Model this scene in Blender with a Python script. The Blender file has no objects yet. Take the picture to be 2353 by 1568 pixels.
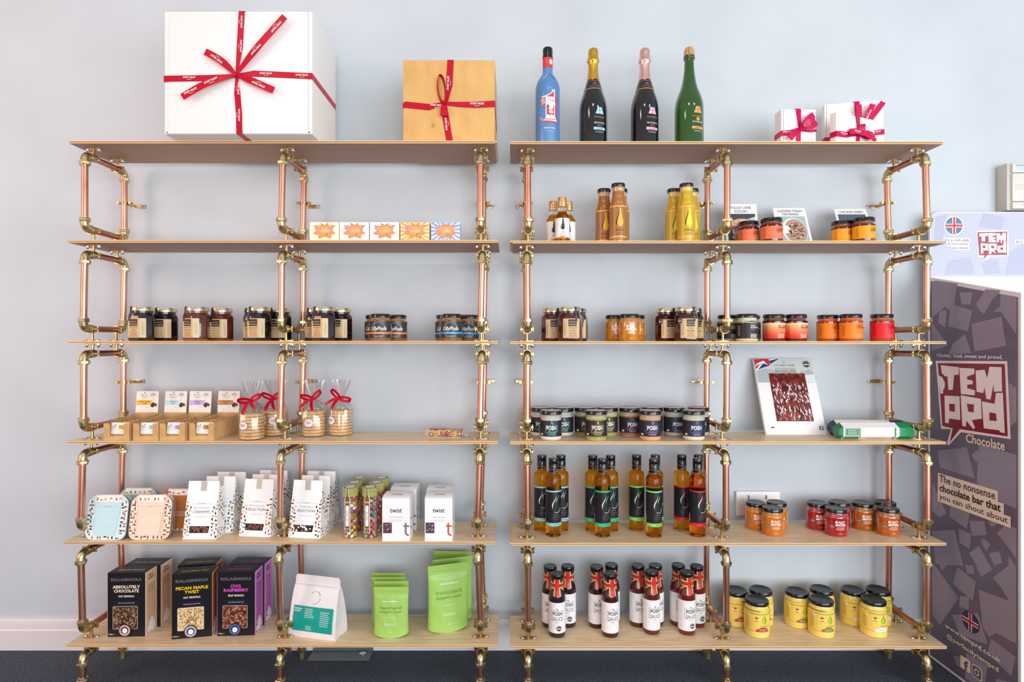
import bpy, bmesh, math, random
from math import sin, cos, pi, radians, sqrt, atan2
from mathutils import Vector, Matrix

S = bpy.context.scene
COL = S.collection
# ------------------------------------------------------------ camera, world, lights, exposure
F = 1326.0      # focal length in pixels of the 2353-wide frame
D = 1.73        # camera to the shelves' front plane (y = 0)
CX, CY = 1176.5, 787.0
CZ = 1.047      # eye height, level with the third shelf
cam_d = bpy.data.cameras.new('camera'); cam = bpy.data.objects.new('camera', cam_d); COL.objects.link(cam)
cam.location = (0, -D, CZ); cam.rotation_euler = (pi/2, 0, 0)
cam_d.sensor_width = 36; cam_d.lens = F*36/2353; cam_d.shift_y = 3/2353; cam_d.clip_start = .05
S.camera = cam
S.view_settings.view_transform = 'Standard'; S.view_settings.look = 'None'
S.view_settings.gamma = 1; S.view_settings.use_curve_mapping = False
S.view_settings.exposure = 0.10

w = bpy.data.worlds.new('room_light'); S.world = w; w.use_nodes = True
wn = w.node_tree; bg = wn.nodes['Background']
tc = wn.nodes.new('ShaderNodeTexCoord'); sep = wn.nodes.new('ShaderNodeSeparateXYZ')
mr = wn.nodes.new('ShaderNodeMapRange'); rp = wn.nodes.new('ShaderNodeValToRGB')
wn.links.new(tc.outputs['Generated'], sep.inputs[0]); wn.links.new(sep.outputs['Z'], mr.inputs[0])
mr.inputs[1].default_value = -1; mr.inputs[2].default_value = 1
wn.links.new(mr.outputs[0], rp.inputs[0]); wn.links.new(rp.outputs[0], bg.inputs[0])
rp.color_ramp.elements[0].color = (.56, .53, .50, 1); rp.color_ramp.elements[1].color = (.50, .52, .55, 1)
_e = rp.color_ramp.elements.new(.5); _e.color = (.96, .98, 1.0, 1); _e = rp.color_ramp.elements.new(.66); _e.color = (.56, .58, .62, 1)
bg.inputs[1].default_value = 0.85
# ambient tint added to warm the wall's left and cool its right
r2 = wn.nodes.new('ShaderNodeValToRGB'); m2 = wn.nodes.new('ShaderNodeMapRange'); m2.inputs[1].default_value = -1; m2.inputs[2].default_value = 1
wn.links.new(sep.outputs['X'], m2.inputs[0]); wn.links.new(m2.outputs[0], r2.inputs[0])
r2.color_ramp.elements[0].color = (1.0, .69, .59, 1); r2.color_ramp.elements[1].color = (.93, 1, 1, 1); _e = r2.color_ramp.elements.new(.5); _e.color = (1, .99, .98, 1)
mxw = wn.nodes.new('ShaderNodeMix'); mxw.data_type = 'RGBA'; mxw.blend_type = 'MULTIPLY'; mxw.inputs[0].default_value = 1
wn.links.new(rp.outputs[0], mxw.inputs[6]); wn.links.new(r2.outputs[0], mxw.inputs[7]); wn.links.new(mxw.outputs[2], bg.inputs[0])

def area(name, loc, target, sx, sy, power, col):
    d = bpy.data.lights.new(name, 'AREA'); d.shape = 'RECTANGLE'; d.size = sx; d.size_y = sy
    d.energy = power; d.color = col
    o = bpy.data.objects.new(name, d); COL.objects.link(o); o.location = loc
    o.rotation_euler = (Vector(target)-Vector(loc)).to_track_quat('-Z', 'Y').to_euler()
    return o
area('shop_window_light', (2.6, -3.0, 1.15), (.2, .1, .95), 1.7, 1.9, 62, (.92, .97, 1.0))
area('left_warm_fill', (-3.2, -2.0, 1.7), (-1.2, .2, 1.35), 1.0, 1.6, 32, (1.0, .60, .50))  # warm fill added to redden the wall's left, no window behind it
area('front_fill_light', (.9, -4.1, .95), (.4, .1, .9), 2.6, 1.6, 72, (.88, .95, 1.0))  # cool fill added to brighten the shelf interiors, not a window
for lx in (-1.3, 0.0, 1.3):
    area('ceiling_panel_light', (lx, -1.6, 2.72), (lx, -1.2, 0), .3, .3, 3, (1.0, .97, .92))

# ------------------------------------------------------------ materials
def lin(h):
    h = h.lstrip('#'); r = []
    for i in (0, 2, 4):
        c = int(h[i:i+2], 16)/255
        r.append(c/12.92 if c <= .04045 else ((c+.055)/1.055)**2.4)
    return (*r, 1)
MC = {}
def M(hexc, rough=.5, metal=0, coat=0, trans=0, ior=1.45, spec=.5):
    k = (hexc, rough, metal, coat, trans, ior, spec)
    if k in MC: return MC[k]
    m = bpy.data.materials.new('surface_'+hexc.strip('#')); m.use_nodes = True
    b = m.node_tree.nodes['Principled BSDF']
    b.inputs['Base Color'].default_value = lin(hexc); b.inputs['Roughness'].default_value = rough
    b.inputs['Metallic'].default_value = metal; b.inputs['Coat Weight'].default_value = coat
    b.inputs['Coat Roughness'].default_value = .04
    b.inputs['Transmission Weight'].default_value = trans; b.inputs['IOR'].default_value = ior
    b.inputs['Specular IOR Level'].default_value = spec
    m['hex'] = hexc; MC[k] = m; return m
def nodes(m):
    nt = m.node_tree
    return nt, nt.nodes, nt.links, nt.nodes['Principled BSDF']
def noise_mat(key, cols, scale, rough=.5, stretch=(1, 1, 1), bump=0, detail=4, metal=0, coat=0, bscale=None, voro=False, stops=None):
    """procedural two-or-more colour noise (or cell) material in object space"""
    if key in MC: return MC[key]
    m = bpy.data.materials.new(key); m['hex'] = cols[0]; m.use_nodes = True; nt, N, L, b = nodes(m)
    t = N.new('ShaderNodeTexCoord'); mp = N.new('ShaderNodeMapping'); mp.inputs['Scale'].default_value = stretch
    L.new(t.outputs['Object'], mp.inputs[0])
    if voro:
        n = N.new('ShaderNodeTexVoronoi'); n.inputs['Scale'].default_value = scale; out = n.outputs['Color']
        sp = N.new('ShaderNodeSeparateColor'); L.new(out, sp.inputs[0]); fac = sp.outputs[0]; hgt = n.outputs['Distance']
    else:
        n = N.new('ShaderNodeTexNoise'); n.inputs['Scale'].default_value = scale; n.inputs['Detail'].default_value = detail
        fac = n.outputs['Fac']; hgt = fac
    L.new(mp.outputs[0], n.inputs['Vector'])
    r = N.new('ShaderNodeValToRGB'); e = r.color_ramp.elements
    k = len(cols)
    ps = stops or ([.3+.4*i/(k-1) for i in range(k)] if not voro else [i/(k-1) if k > 1 else 0 for i in range(k)])
    e[0].position = ps[0]; e[0].color = lin(cols[0]); e[1].position = ps[-1]; e[1].color = lin(cols[-1])
    for i in range(1, k-1):
        x = e.new(ps[i]); x.color = lin(cols[i])
    L.new(fac, r.inputs[0]); L.new(r.outputs[0], b.inputs['Base Color'])
    b.inputs['Roughness'].default_value = rough; b.inputs['Metallic'].default_value = metal; b.inputs['Coat Weight'].default_value = coat
    if bump:
        bp = N.new('ShaderNodeBump'); bp.inputs['Strength'].default_value = bump; bp.inputs['Distance'].default_value = .002
        if voro: bp.invert = True
        L.new(hgt, bp.inputs['Height']); L.new(bp.outputs[0], b.inputs['Normal'])
    MC[key] = m; return m
def film_mat(key, tint='#ffffff', gloss=.12, rough=.12):
    """clear wrapping film / thin plastic: mostly see-through with a sheen at grazing angles"""
    if key in MC: return MC[key]
    m = bpy.data.materials.new(key); m.use_nodes = True; nt, N, L, b = nodes(m); out = N['Material Output']
    tr = N.new('ShaderNodeBsdfTransparent'); tr.inputs[0].default_value = lin(tint)
    gl = N.new('ShaderNodeBsdfGlossy'); gl.inputs[1].default_value = rough
    lw = N.new('ShaderNodeLayerWeight'); lw.inputs[0].default_value = .35
    mt = N.new('ShaderNodeMath'); mt.operation = 'MULTIPLY_ADD'; mt.inputs[1].default_value = .45; mt.inputs[2].default_value = gloss
    mx = N.new('ShaderNodeMixShader')
    L.new(lw.outputs['Facing'], mt.inputs[0]); L.new(mt.outputs[0], mx.inputs[0]); L.new(tr.outputs[0], mx.inputs[1]); L.new(gl.outputs[0], mx.inputs[2])
    L.new(mx.outputs[0], out.inputs[0]); MC[key] = m; return m

OAK = noise_mat('oak_laminate', ['#dcbb91', '#e9cda4', '#f3deba'], 9, .38, (1.2, 14, 14), detail=8)
MDF_UNDER = noise_mat('brown_board_backing', ['#a88470', '#b08c78'], 6, .55, (1, 6, 6))
MDF_EDGE = M('#e9c08c', .5); GROOVE = M('#b07c48', .7)
COPPER = noise_mat('copper_pipe', ['#cd8a70', '#dd9f86', '#e6b09a'], 22, .31, (1, 1, .35), metal=1, detail=5)
COPPER_D = noise_mat('darker_copper_pipe', ['#a06550', '#b87c66', '#c48c76'], 22, .3, (1, .4, 1), metal=1, detail=5)  # darker copper tone for the cross pipes
BRASS = noise_mat('cast_brass', ['#b7a274', '#cbb78a', '#d8c89e'], 60, .34, metal=1, bump=.05)
BRASS2 = M('#c2a877', .3, 1); CHROME = M('#d5d5d8', .14, 1)
KRAFT = noise_mat('kraft_card', ['#c69a62', '#cfa56c', '#d6ad76'], 45, .8, detail=6)
KRAFT_BOX = noise_mat('kraft_box_card', ['#d3a35f', '#dbac68', '#e0b270'], 30, .75, (1, 1, .4), detail=8)
WHITE_CARD = M('#f1ecea', .55); WHITE = M('#f4f3f2', .45); BLACKCARD = M('#17171b', .35)
RED = M('#be0226', .32, spec=.35); PINKR = M('#c60a50', .32, spec=.35); BLACKLID = M('#131318', .22, coat=.4)
SILVER_T = M('#a9a79b', .3, .6); INK = M('#22222a', .6); GREYT = M('#8a8a92', .6); LIGHTG = M('#c9c9cc', .6)
FILM = film_mat('clear_film'); CLEAR = film_mat('clear_plastic', gloss=.08, rough=.05)

# ------------------------------------------------------------ mesh builder
TEXTC = {}
def tmesh(s, bold=0, shear=0):
    k = (s, bold, shear)
    if k in TEXTC: return TEXTC[k]
    c = bpy.data.curves.new('t', 'FONT'); c.body = s; c.size = 1; c.resolution_u = 2; c.offset = bold; c.shear = shear
    c.fill_mode = 'FRONT' if hasattr(c, 'fill_mode') else c.fill_mode
    o = bpy.data.objects.new('t', c); me = bpy.data.meshes.new_from_object(o)
    v = [(p.co.x, p.co.y) for p in me.vertices]; f = [tuple(p.vertices) for p in me.polygons]
    bpy.data.objects.remove(o); bpy.data.curves.remove(c); bpy.data.meshes.remove(me)
    xs = [a for a, _ in v] or [0]; ys = [b for _, b in v] or [0]
    x0, x1, y0, y1 = min(xs), max(xs), min(ys), max(ys); W = max(x1-x0, 1e-6); H = max(y1-y0, 1e-6)
    r = ([((a-x0)/W-.5, (b-y0)/H-.5) for a, b in v], f)
    TEXTC[k] = r; return r
def flat(y, xo=0): return lambda x, z, o=0: Vector((x+xo, y-o, z))
def frame(p, u, v):
    p, u, v = Vector(p), Vector(u).normalized(), Vector(v).normalized(); n = u.cross(v)
    return lambda x, y, o=0: p+u*x+v*y+n*o
def cyl(r, a0=0, z0=0):
    return lambda x, z, o=0: Vector((sin(x/r+a0)*(r+o), -cos(x/r+a0)*(r+o), z+z0))

class MB:
    def __init__(s): s.v = []; s.f = []; s.m = []; s.mats = []
    def mi(s, m):
        if m not in s.mats: s.mats.append(m)
        return s.mats.index(m)
    def add(s, vs, fs, m):
        b = len(s.v); s.v += [Vector(p) for p in vs]; k = s.mi(m)
        for f in fs: s.f.append(tuple(b+i for i in f)); s.m.append(k)
        return s
    def box(s, x0, x1, y0, y1, z0, z1, m, bev=0, side=None, top=None):
        if bev:
            bm = bmesh.new(); bmesh.ops.create_cube(bm, size=1)
            for v in bm.verts: v.co = Vector(((x0+x1)/2+v.co.x*(x1-x0), (y0+y1)/2+v.co.y*(y1-y0), (z0+z1)/2+v.co.z*(z1-z0)))
            bmesh.ops.bevel(bm, geom=bm.edges[:], offset=bev, segments=2, profile=.6, affect='EDGES')
            s.add([v.co.copy() for v in bm.verts], [[v.index for v in f.verts] for f in bm.faces], m); bm.free(); return s
        vs = [(x, y, z) for z in (z0, z1) for y in (y0, y1) for x in (x0, x1)]
        fs = [(0, 2, 3, 1), (4, 5, 7, 6), (0, 1, 5, 4), (2, 6, 7, 3), (0, 4, 6, 2), (1, 3, 7, 5)]
        b = len(s.v); s.v += [Vector(p) for p in vs]
        mm = [m, top or m, m, m, side or m, side or m]
        for f, q in zip(fs, mm): s.f.append(tuple(b+i for i in f)); s.m.append(s.mi(q))
        return s
    def lathe(s, prof, m, n=28, mats=None, wob=None, cx=0, cy=0):
        vs, fs, ms = [], [], []
        rings = []
        for r, z in prof:
            if r < 1e-6: rings.append([len(vs)]); vs.append((cx, cy, z))
            else:
                rings.append(list(range(len(vs), len(vs)+n)))
                for i in range(n):
                    a = 2*pi*i/n; rr = r*(wob(a, z) if wob else 1)
                    vs.append((cx+rr*cos(a), cy+rr*sin(a), z))
        b = len(s.v); s.v += [Vector(p) for p in vs]
        for j in range(len(rings)-1):
            A, B = rings[j], rings[j+1]; q = s.mi(mats[j] if mats else m)
            for i in range(n):
                k = (i+1) % n
                if len(A) == 1 and len(B) == 1: continue
                if len(A) == 1: f = (A[0], B[k], B[i])
                elif len(B) == 1: f = (A[i], A[k], B[0])
                else: f = (A[i], A[k], B[k], B[i])
                s.f.append(tuple(b+t for t in f)); s.m.append(q)
        return s
    def loft(s, rings, m, mats=None, cap=True):
        n = len(rings[0]); b = len(s.v)
        for r in rings: s.v += [Vector(p) for p in r]
        for j in range(len(rings)-1):
            q = s.mi(mats[j] if mats else m)
            for i in range(n):
                k = (i+1) % n; s.f.append((b+j*n+i, b+j*n+k, b+(j+1)*n+k, b+(j+1)*n+i)); s.m.append(q)
        if cap:
            s.f.append(tuple(b+i for i in reversed(range(n)))); s.m.append(s.mi(mats[0] if mats else m))
            t = b+(len(rings)-1)*n; s.f.append(tuple(t+i for i in range(n))); s.m.append(s.mi(mats[-1] if mats else m))
        return s
    def tube(s, p0, p1, r, m, n=16, r1=None):
        p0, p1 = Vector(p0), Vector(p1); d = (p1-p0).normalized()
        a = Vector((0, 0, 1)) if abs(d.z) < .9 else Vector((1, 0, 0)); u = d.cross(a).normalized(); v = d.cross(u)
        r1 = r if r1 is None else r1
        R = [[p+(u*cos(-2*pi*i/n)+v*sin(-2*pi*i/n))*-rr for i in range(n)] for p, rr in ((p0, r), (p1, r1))]
        # orient outward
        R = [list(reversed(x)) for x in R]
        return s.loft(R, m)
    def path(s, pts, rad, m, n=14):
        pts = [Vector(p) for p in pts]; R = []
        up = None
        for i, p in enumerate(pts):
            t = (pts[min(i+1, len(pts)-1)]-pts[max(i-1, 0)]).normalized()
            if up is None: up = t.orthogonal().normalized()
            u = (up-t*up.dot(t)).normalized(); up = u; v = t.cross(u); rr = rad[i] if isinstance(rad, (list, tuple)) else rad
            R.append([p+(u*cos(2*pi*k/n)+v*sin(2*pi*k/n))*rr for k in range(n)])
        return s.loft(R, m)
    def prism(s, poly, mapf, h0, h1, m, top=None):
        """polygon in a mapped plane extruded between offsets h0 < h1"""
        n = len(poly); A = sum(poly[i][0]*poly[(i+1) % n][1]-poly[(i+1) % n][0]*poly[i][1] for i in range(n))
        if A < 0: poly = poly[::-1]
        return s.loft([[mapf(x, y, h) for x, y in poly] for h in (h0, h1)], m, mats=[m, top or m] if top else None)
    def poly(s, pts, mapf, m, o=.0003):
        """flat shape on a mapped surface; on a curved one it is cut into strips that follow the curve"""
        xs = [p[0] for p in pts]; x0, x1 = min(xs), max(xs); ym = sum(p[1] for p in pts)/len(pts)
        if x1-x0 > .0025 and (mapf((x0+x1)/2, ym, o)-(mapf(x0, ym, o)+mapf(x1, ym, o))/2).length > 4e-5:
            n = int((x1-x0)/.0022)+1
            def clip(P, X_, sg):
                out = []
                for i in range(len(P)):
                    a, b_ = P[i-1], P[i]; da, db = sg*(a[0]-X_), sg*(b_[0]-X_)
                    if (da >= 0) != (db >= 0): t = da/(da-db); out.append((X_, a[1]+(b_[1]-a[1])*t))
                    if db >= 0: out.append(b_)
                return out
            for i in range(n):
                q = clip(clip(list(pts), x0+(x1-x0)*i/n, 1), x0+(x1-x0)*(i+1)/n, -1)
                if len(q) > 2: s.add([mapf(x, y, o) for x, y in q], [tuple(range(len(q)))], m)
            return s
        return s.add([mapf(x, y, o) for x, y in pts], [tuple(range(len(pts)))], m)
    def rect(s, x0, x1, y0, y1, mapf, m, o=.0003, nx=None, ny=1):
        nx = nx or max(1, int(abs(x1-x0)/.004)); vs = []; fs = []
        for j in range(ny+1):
            for i in range(nx+1): vs.append(mapf(x0+(x1-x0)*i/nx, y0+(y1-y0)*j/ny, o))
        for j in range(ny):
            for i in range(nx):
                a = j*(nx+1)+i; fs.append((a, a+1, a+nx+2, a+nx+1))
        return s.add(vs, fs, m)
    def frm(s, x0, x1, y0, y1, t, mapf, m, o=.0005):
        for r in ((x0, x1, y0, y0+t), (x0, x1, y1-t, y1), (x0, x0+t, y0+t, y1-t), (x1-t, x1, y0+t, y1-t)): s.rect(*r, mapf, m, o)
        return s
    def disc(s, cx, cy, r, mapf, m, o=.0004, n=16, ry=None, a0=0, a1=2*pi):
        ry = ry or r; full = abs(a1-a0-2*pi) < 1e-6
        return s.poly([(cx+r*cos(a0+(a1-a0)*i/(n if full else n-1)), cy+ry*sin(a0+(a1-a0)*i/(n if full else n-1))) for i in range(n)], mapf, m, o)
    def ring(s, cx, cy, r, t, mapf, m, o=.0005, n=20, ry=None, a0=0, a1=2*pi):
        ry = ry or r; vs = []; fs = []
        for i in range(n+1):
            a = a0+(a1-a0)*i/n
            for q in (0, t): vs.append(mapf(cx+(r-q)*cos(a), cy+(ry-q)*sin(a), o))
        for i in range(n): fs.append((2*i, 2*i+2, 2*i+3, 2*i+1))
        return s.add(vs, fs, m)
    def text(s, t, cx, cy, w, h, mapf, m, bold=0, shear=0, o=.0006):
        v, f = tmesh(t, bold, shear)
        return s.add([mapf(cx+a*w, cy+b*h, o) for a, b in v], f, m)
    def words(s, cx, cy, w, h, n, mapf, m, seed=1, o=.0005, left=False):
        """n rows of print too small to read: broken dashes"""
        R = random.Random(seed)
        for j in range(n):
            y = cy+h/2-h*(j+.5)/n; ww = w*(.75+.25*R.random()); x = cx-w/2 if left else cx-ww/2; e = x+ww
            while x < e-.0008:
                l = min(e-x, w*(.06+.12*R.random())); s.rect(x, x+l, y-h/n*.15, y+h/n*.15, mapf, m, o, nx=1); x += l+w*.025
        return s
    def ribbon(s, pts, side, wd, m, th=.0006):
        pts = [Vector(p) for p in pts]; n = len(pts); sides = side if isinstance(side, list) else [side]*n; R = []
        for i, p in enumerate(pts):
            t = (pts[min(i+1, n-1)]-pts[max(i-1, 0)]).normalized(); u = Vector(sides[i]); u = (u-t*u.dot(t)).normalized()
            k = t.cross(u)*th/2; ww = wd[i] if isinstance(wd, list) else wd; u = u*ww/2
            R.append([p-u-k, p+u-k, p+u+k, p-u+k])
        return s.loft(R, m)
    def xf(s, mat):
        s.v = [mat @ v for v in s.v]; return s
    def mesh(s, name, sharp=38):
        me = bpy.data.meshes.new(name); me.from_pydata([tuple(v) for v in s.v], [], s.f)
        for m in s.mats: me.materials.append(m)
        me.polygons.foreach_set('material_index', s.m); me.polygons.foreach_set('use_smooth', [True]*len(s.f))
        me.update(); me.set_sharp_from_angle(angle=radians(sharp)); return me

# ------------------------------------------------------------ object helpers
def part(name, mesh, parent, label=None, kind=None, loc=None, rot=None):
    o = bpy.data.objects.new(name, mesh.mesh(name) if isinstance(mesh, MB) else mesh); COL.objects.link(o); o.parent = parent
    if loc: o.location = loc
    if rot: o.rotation_euler = rot
    if label: o['label'] = label
    if kind: o['kind'] = kind
    return o
def tag(o, label, cat, group=None):
    o['label'] = label; o['category'] = cat
    if group: o['group'] = group
    return o
def struct(name, mb):
    o = bpy.data.objects.new(name, mb.mesh(name)); COL.objects.link(o); o['kind'] = 'structure'; return o
def thing(name, label, cat, loc=(0, 0, 0), rz=0, group=None):
    o = bpy.data.objects.new(name, None); COL.objects.link(o); o.empty_display_size = .02
    o.location = loc; o.rotation_euler = (0, 0, rz); return tag(o, label, cat, group)
PROTO = {}
def inst(key, maker, name, label, cat, loc, rz=0, group=None):
    """first call builds the meshes of a kind, later calls copy them; maker gives [(part, mesh, kind, [sub-parts])]"""
    if key not in PROTO:
        def conv(ps): return [(p[0], p[1].mesh(p[0] or "body"), p[2] if len(p) > 2 else None, conv(p[3]) if len(p) > 3 else []) for p in ps]
        PROTO[key] = conv(maker())
    ps = PROTO[key]
    if len(ps) == 1 and ps[0][0] is None:
        o = bpy.data.objects.new(name, ps[0][1]); COL.objects.link(o); o.location = loc; o.rotation_euler = (0, 0, rz)
        return tag(o, label, cat, group)
    t = thing(name, label, cat, loc, rz, group)
    def link(ps, par):
        for n, me, kind, kids in ps: link(kids, part(n, me, par, kind=kind))
    link(ps, t); return t
def X(px, y): return (px-CX)*(D+y)/F
ZL = [.605, .307, .004, -.297, -.598, -.907]
ZR = [.603, .305, .003, -.298, -.602, -.912]
def shelf_z(row, px): return CZ+(ZL if px < 1160 else ZR)[row]
# ------------------------------------------------------------ the room
WY = .245
WALL = noise_mat('painted_wall', ['#c3cad0', '#c8cfd5', '#ccd3d9'], 3, .7, detail=6)
def wallbump():
    nt, N, L, b = nodes(WALL); n = N.new('ShaderNodeTexNoise'); n.inputs['Scale'].default_value = 14; n.inputs['Detail'].default_value = 3
    bp = N.new('ShaderNodeBump'); bp.inputs['Strength'].default_value = .12; bp.inputs['Distance'].default_value = .01
    L.new(n.outputs['Fac'], bp.inputs['Height']); L.new(bp.outputs[0], b.inputs['Normal'])
wallbump()
struct('wall_back', MB().box(-2.9, 3.1, WY, WY+.12, 0, 2.8, WALL))
CARPET = noise_mat('charcoal_carpet', ['#161b22', '#343d49', '#8590a0'], 420, .95, bump=.9, detail=2, stops=[.38, .52, .68])
struct('floor', MB().box(-2.9, 3.1, -4.2, WY+.12, -.1, 0, CARPET))
BB = M('#e2dcdc', .4)
struct('baseboard_back', MB().loft([[(x, WY, 0), (x, WY-.016, 0), (x, WY-.016, .066), (x, WY-.012, .071), (x, WY-.012, .098), (x, WY-.008, .104), (x, WY, .105)] for x in (3.1, -2.9)], BB))
# flat grey plate lying on the carpet against the skirting
b = MB(); b.box(-.672, -.47, .165, .226, .001, .004, M('#6a7274', .45, .3)); b.box(-.672, -.47, .222, .226, .004, .014, M('#6a7274', .45, .3))
g = thing('floor_plate', 'flat grey metal plate lying on the carpet against the skirting board', 'floor plate')
part('plate', b, g)
b = MB().lathe([(0, .0042), (.011, .0042), (.011, .007), (.006, .009), (0, .009)], CHROME); b.xf(Matrix.Translation((-.5, .2, 0)))
part('screw_head', b, g)
# wall control unit (cut by the right edge of the photo)
def control():
    x0 = 1.655; z0 = .442+CZ; z1 = .600+CZ; P = M('#d9d8cf', .4); Q = M('#c6c4b8', .45)
    t = thing('wall_control_box', 'cream plastic control box on the wall above the chocolate display', 'control box', (x0+.06, WY, z0))
    o = Vector((x0+.06, WY, z0)); T = Matrix.Translation(-o)
    part('back_shell', MB().box(x0, x0+.15, WY-.045, WY, z0, z1, Q, bev=.006).xf(T), t)
    f = MB().box(x0+.012, x0+.138, WY-.054, WY-.040, z0+.028, z1-.036, P, bev=.004)
    mp = flat(WY-.054)
    for k in range(3):
        f.rect(x0+.02, x0+.13, z0+.068+k*.007, z0+.0688+k*.007, mp, M('#8f8f86'), nx=3)
    part('front_cover', f.xf(T), t)
    s = MB().box(x0+.012, x0+.138, WY-.054, WY-.040, z1-.034, z1-.004, P, bev=.003)
    s.rect(x0+.026, x0+.12, z1-.027, z1-.013, flat(WY-.054), M('#b9dbe2', .2), nx=1); s.rect(x0+.022, x0+.124, z1-.012, z1-.009, flat(WY-.054), M('#8f8f86'), nx=1)
    part('display_strip', s.xf(T), t)
    l = MB().box(x0+.012, x0+.138, WY-.054, WY-.040, z0+.003, z0+.026, P, bev=.004); l.words(x0+.05, z0+.016, .014, .004, 1, flat(WY-.054), INK)
    part('lower_cover', l.xf(T), t)
control()
# double power socket
def socket():
    x0, x1 = X(1689, WY), X(1789, WY); z0, z1 = CZ-.590, CZ-.508
    t = thing('double_wall_socket', 'white double switched wall socket behind the orange sauce jars', 'wall socket', ((x0+x1)/2, WY, z0))
    T = Matrix.Translation(-Vector(((x0+x1)/2, WY, z0)))
    part('face_plate', MB().box(x0, x1, WY-.012, WY, z0, z1, WHITE, bev=.003).xf(T), t)
    for k in (.3, .7):
        cx = x0+(x1-x0)*k
        s = MB().box(cx-.006, cx+.006, WY-.016, WY-.012, z1-.026, z1-.010, WHITE, bev=.001); s.rect(cx-.005, cx-.002, z1-.025, z1-.012, flat(WY-.016), M('#55585c'), nx=1)
        part('rocker_switch', s.xf(T), t)
        p = MB(); mp = flat(WY-.0125)
        p.rect(cx-.002, cx+.002, z0+.034, z0+.041, mp, INK); p.rect(cx-.014, cx-.008, z0+.018, z0+.0215, mp, INK); p.rect(cx+.008, cx+.014, z0+.018, z0+.0215, mp, INK)
        part('socket_holes', p.xf(T), t)
socket()

# ------------------------------------------------------------ shelving units of laminate boards on copper pipe
TH = .008
def board(x0, x1, ztop, tongue):
    """one laminate plank: oak face, brown backing, pale edges with a milled groove; tongue: -1 left end, +1 right end"""
    b = MB(); W = .193; z = ztop; zb = z-TH
    prof = [((0, z), MDF_EDGE), ((0, z-.0032), GROOVE), ((.004, z-.0036), GROOVE), ((.004, z-.0046), GROOVE), ((.0005, z-.005), MDF_EDGE), ((.0005, zb), MDF_UNDER), ((W, zb), MDF_EDGE), ((W, z), OAK)]
    n = len(prof); A = [(x0, y, zz) for (y, zz), _ in prof]; B = [(x1, y, zz) for (y, zz), _ in prof]; k = len(b.v); b.v += [Vector(p) for p in A+B]
    for i in range(n):
        j = (i+1) % n; b.f.append((k+i, k+j, k+n+j, k+n+i)); b.m.append(b.mi(prof[i][1]))
    b.f.append(tuple(k+i for i in reversed(range(n)))); b.m.append(b.mi(MDF_EDGE)); b.f.append(tuple(k+n+i for i in range(n))); b.m.append(b.mi(MDF_EDGE))
    if tongue > 0: b.box(x1, x1+.006, .002, W-.002, z-.0045, z-.0004, MDF_EDGE)
    if tongue < 0: b.box(x0-.008, x0, .002, W-.002, z-.0040, z-.0002, MDF_EDGE)
    return b
PR = .0092
def hexnut(b, c, axis, r, h, m, rot=0):
    c = Vector(c); ax = Vector(axis); u = ax.orthogonal().normalized(); v = ax.cross(u); R = []
    for t, rr in ((-h/2, .86), (-h*.32, 1), (h*.32, 1), (h/2, .86)):
        R.append([c+ax*t+(u*cos(rot+2*pi*i/6)+v*sin(rot+2*pi*i/6))*r*rr for i in range(6)])
    b.loft(R, m)
def elbow_mesh():
    """legs towards -Z (long pipe) and +Y (cross pipe), origin where the pipe axes meet"""
    b = MB(); R = .016; c = Vector((0, R, -R)); n = 8; pts = []
    for i in range(n+1):
        a = pi/2*i/n; pts.append((0, R-R*cos(a), -R+R*sin(a)))
    pts = [(0, 0, -R-.004)]+pts+[(0, R+.004, 0)]
    b.path(pts, [.0128]+[.0117]*(n+1)+[.0128], BRASS, 18)
    for k in range(3): b.tube((0, R+.003+k*.005, 0), (0, R+.0065+k*.005, 0), .0136-.0004*k, BRASS, 18)
    return b
def nut_mesh():
    b = MB(); hexnut(b, (0, 0, -.0255), (0, 0, 1), .0158, .012, BRASS); b.tube((0, 0, -.0335), (0, 0, -.0185), .0128, BRASS, 18); return b
def flange_mesh(up):
    """up=+1: plate screwed to the underside of a board above; origin on the board face, stem reaches the cross pipe"""
    s = -up; b = MB(); L = .031 if up > 0 else .037
    pl = [(.013*cos(a)+.009*cos(a)*abs(cos(a)), .011*sin(a)) for a in [2*pi*i/20 for i in range(20)]]
    b.loft([[(x*1.15, y, z) for x, y in pl] for z in sorted((0, s*.0025))], BRASS2)
    b.tube((0, 0, 0), (0, 0, s*(L-.009)), .0042, BRASS2, 12); b.tube((0, 0, s*.002), (0, 0, s*.006), .0062, BRASS2, 12)
    return b
def bolt_mesh(up):
    s = -up; b = MB()
    if 1:
        x = 0; pr = [(0, .0025), (.005, .0025), (.005, .0065), (.0042, .0095), (.0022, .0115), (0, .0120)] if up > 0 else [(0, .0025), (.0052, .0025), (.0046, .0045), (.0025, .0058), (0, .0062)]
        pr = [(r, s*z) for r, z in pr]
        if s < 0: pr = pr[::-1]
        b.lathe(pr, CHROME, 12, cx=x)
    return b
def clip_mesh():
    """munsen ring round a pipe running along Y; origin on the pipe axis"""
    b = MB(); n = 18; w = .0045
    o = [(cos(2*pi*i/n), sin(2*pi*i/n)) for i in range(n)]
    for yy0, yy1 in ((-w, w),):
        R = [[(x*r, yy, z*r) for x, z in o] for yy, r in ((yy0, .0098), (yy0, .0122), (yy1, .0122), (yy1, .0098))]
        b.loft(R, BRASS2, cap=False)
    for sx in (-1, 1):
        b.box(min(sx*.011, sx*.0205), max(sx*.011, sx*.0205), -w, w, -.0022, .0022, BRASS2)
        b.tube((sx*.0175, 0, -.0075), (sx*.0175, 0, .0075), .0022, BRASS2, 8)
        for zz in (-.0075, .0045): b.tube((sx*.0175, 0, zz), (sx*.0175, 0, zz+.003), .0045, BRASS2, 10)
    return b
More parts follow.
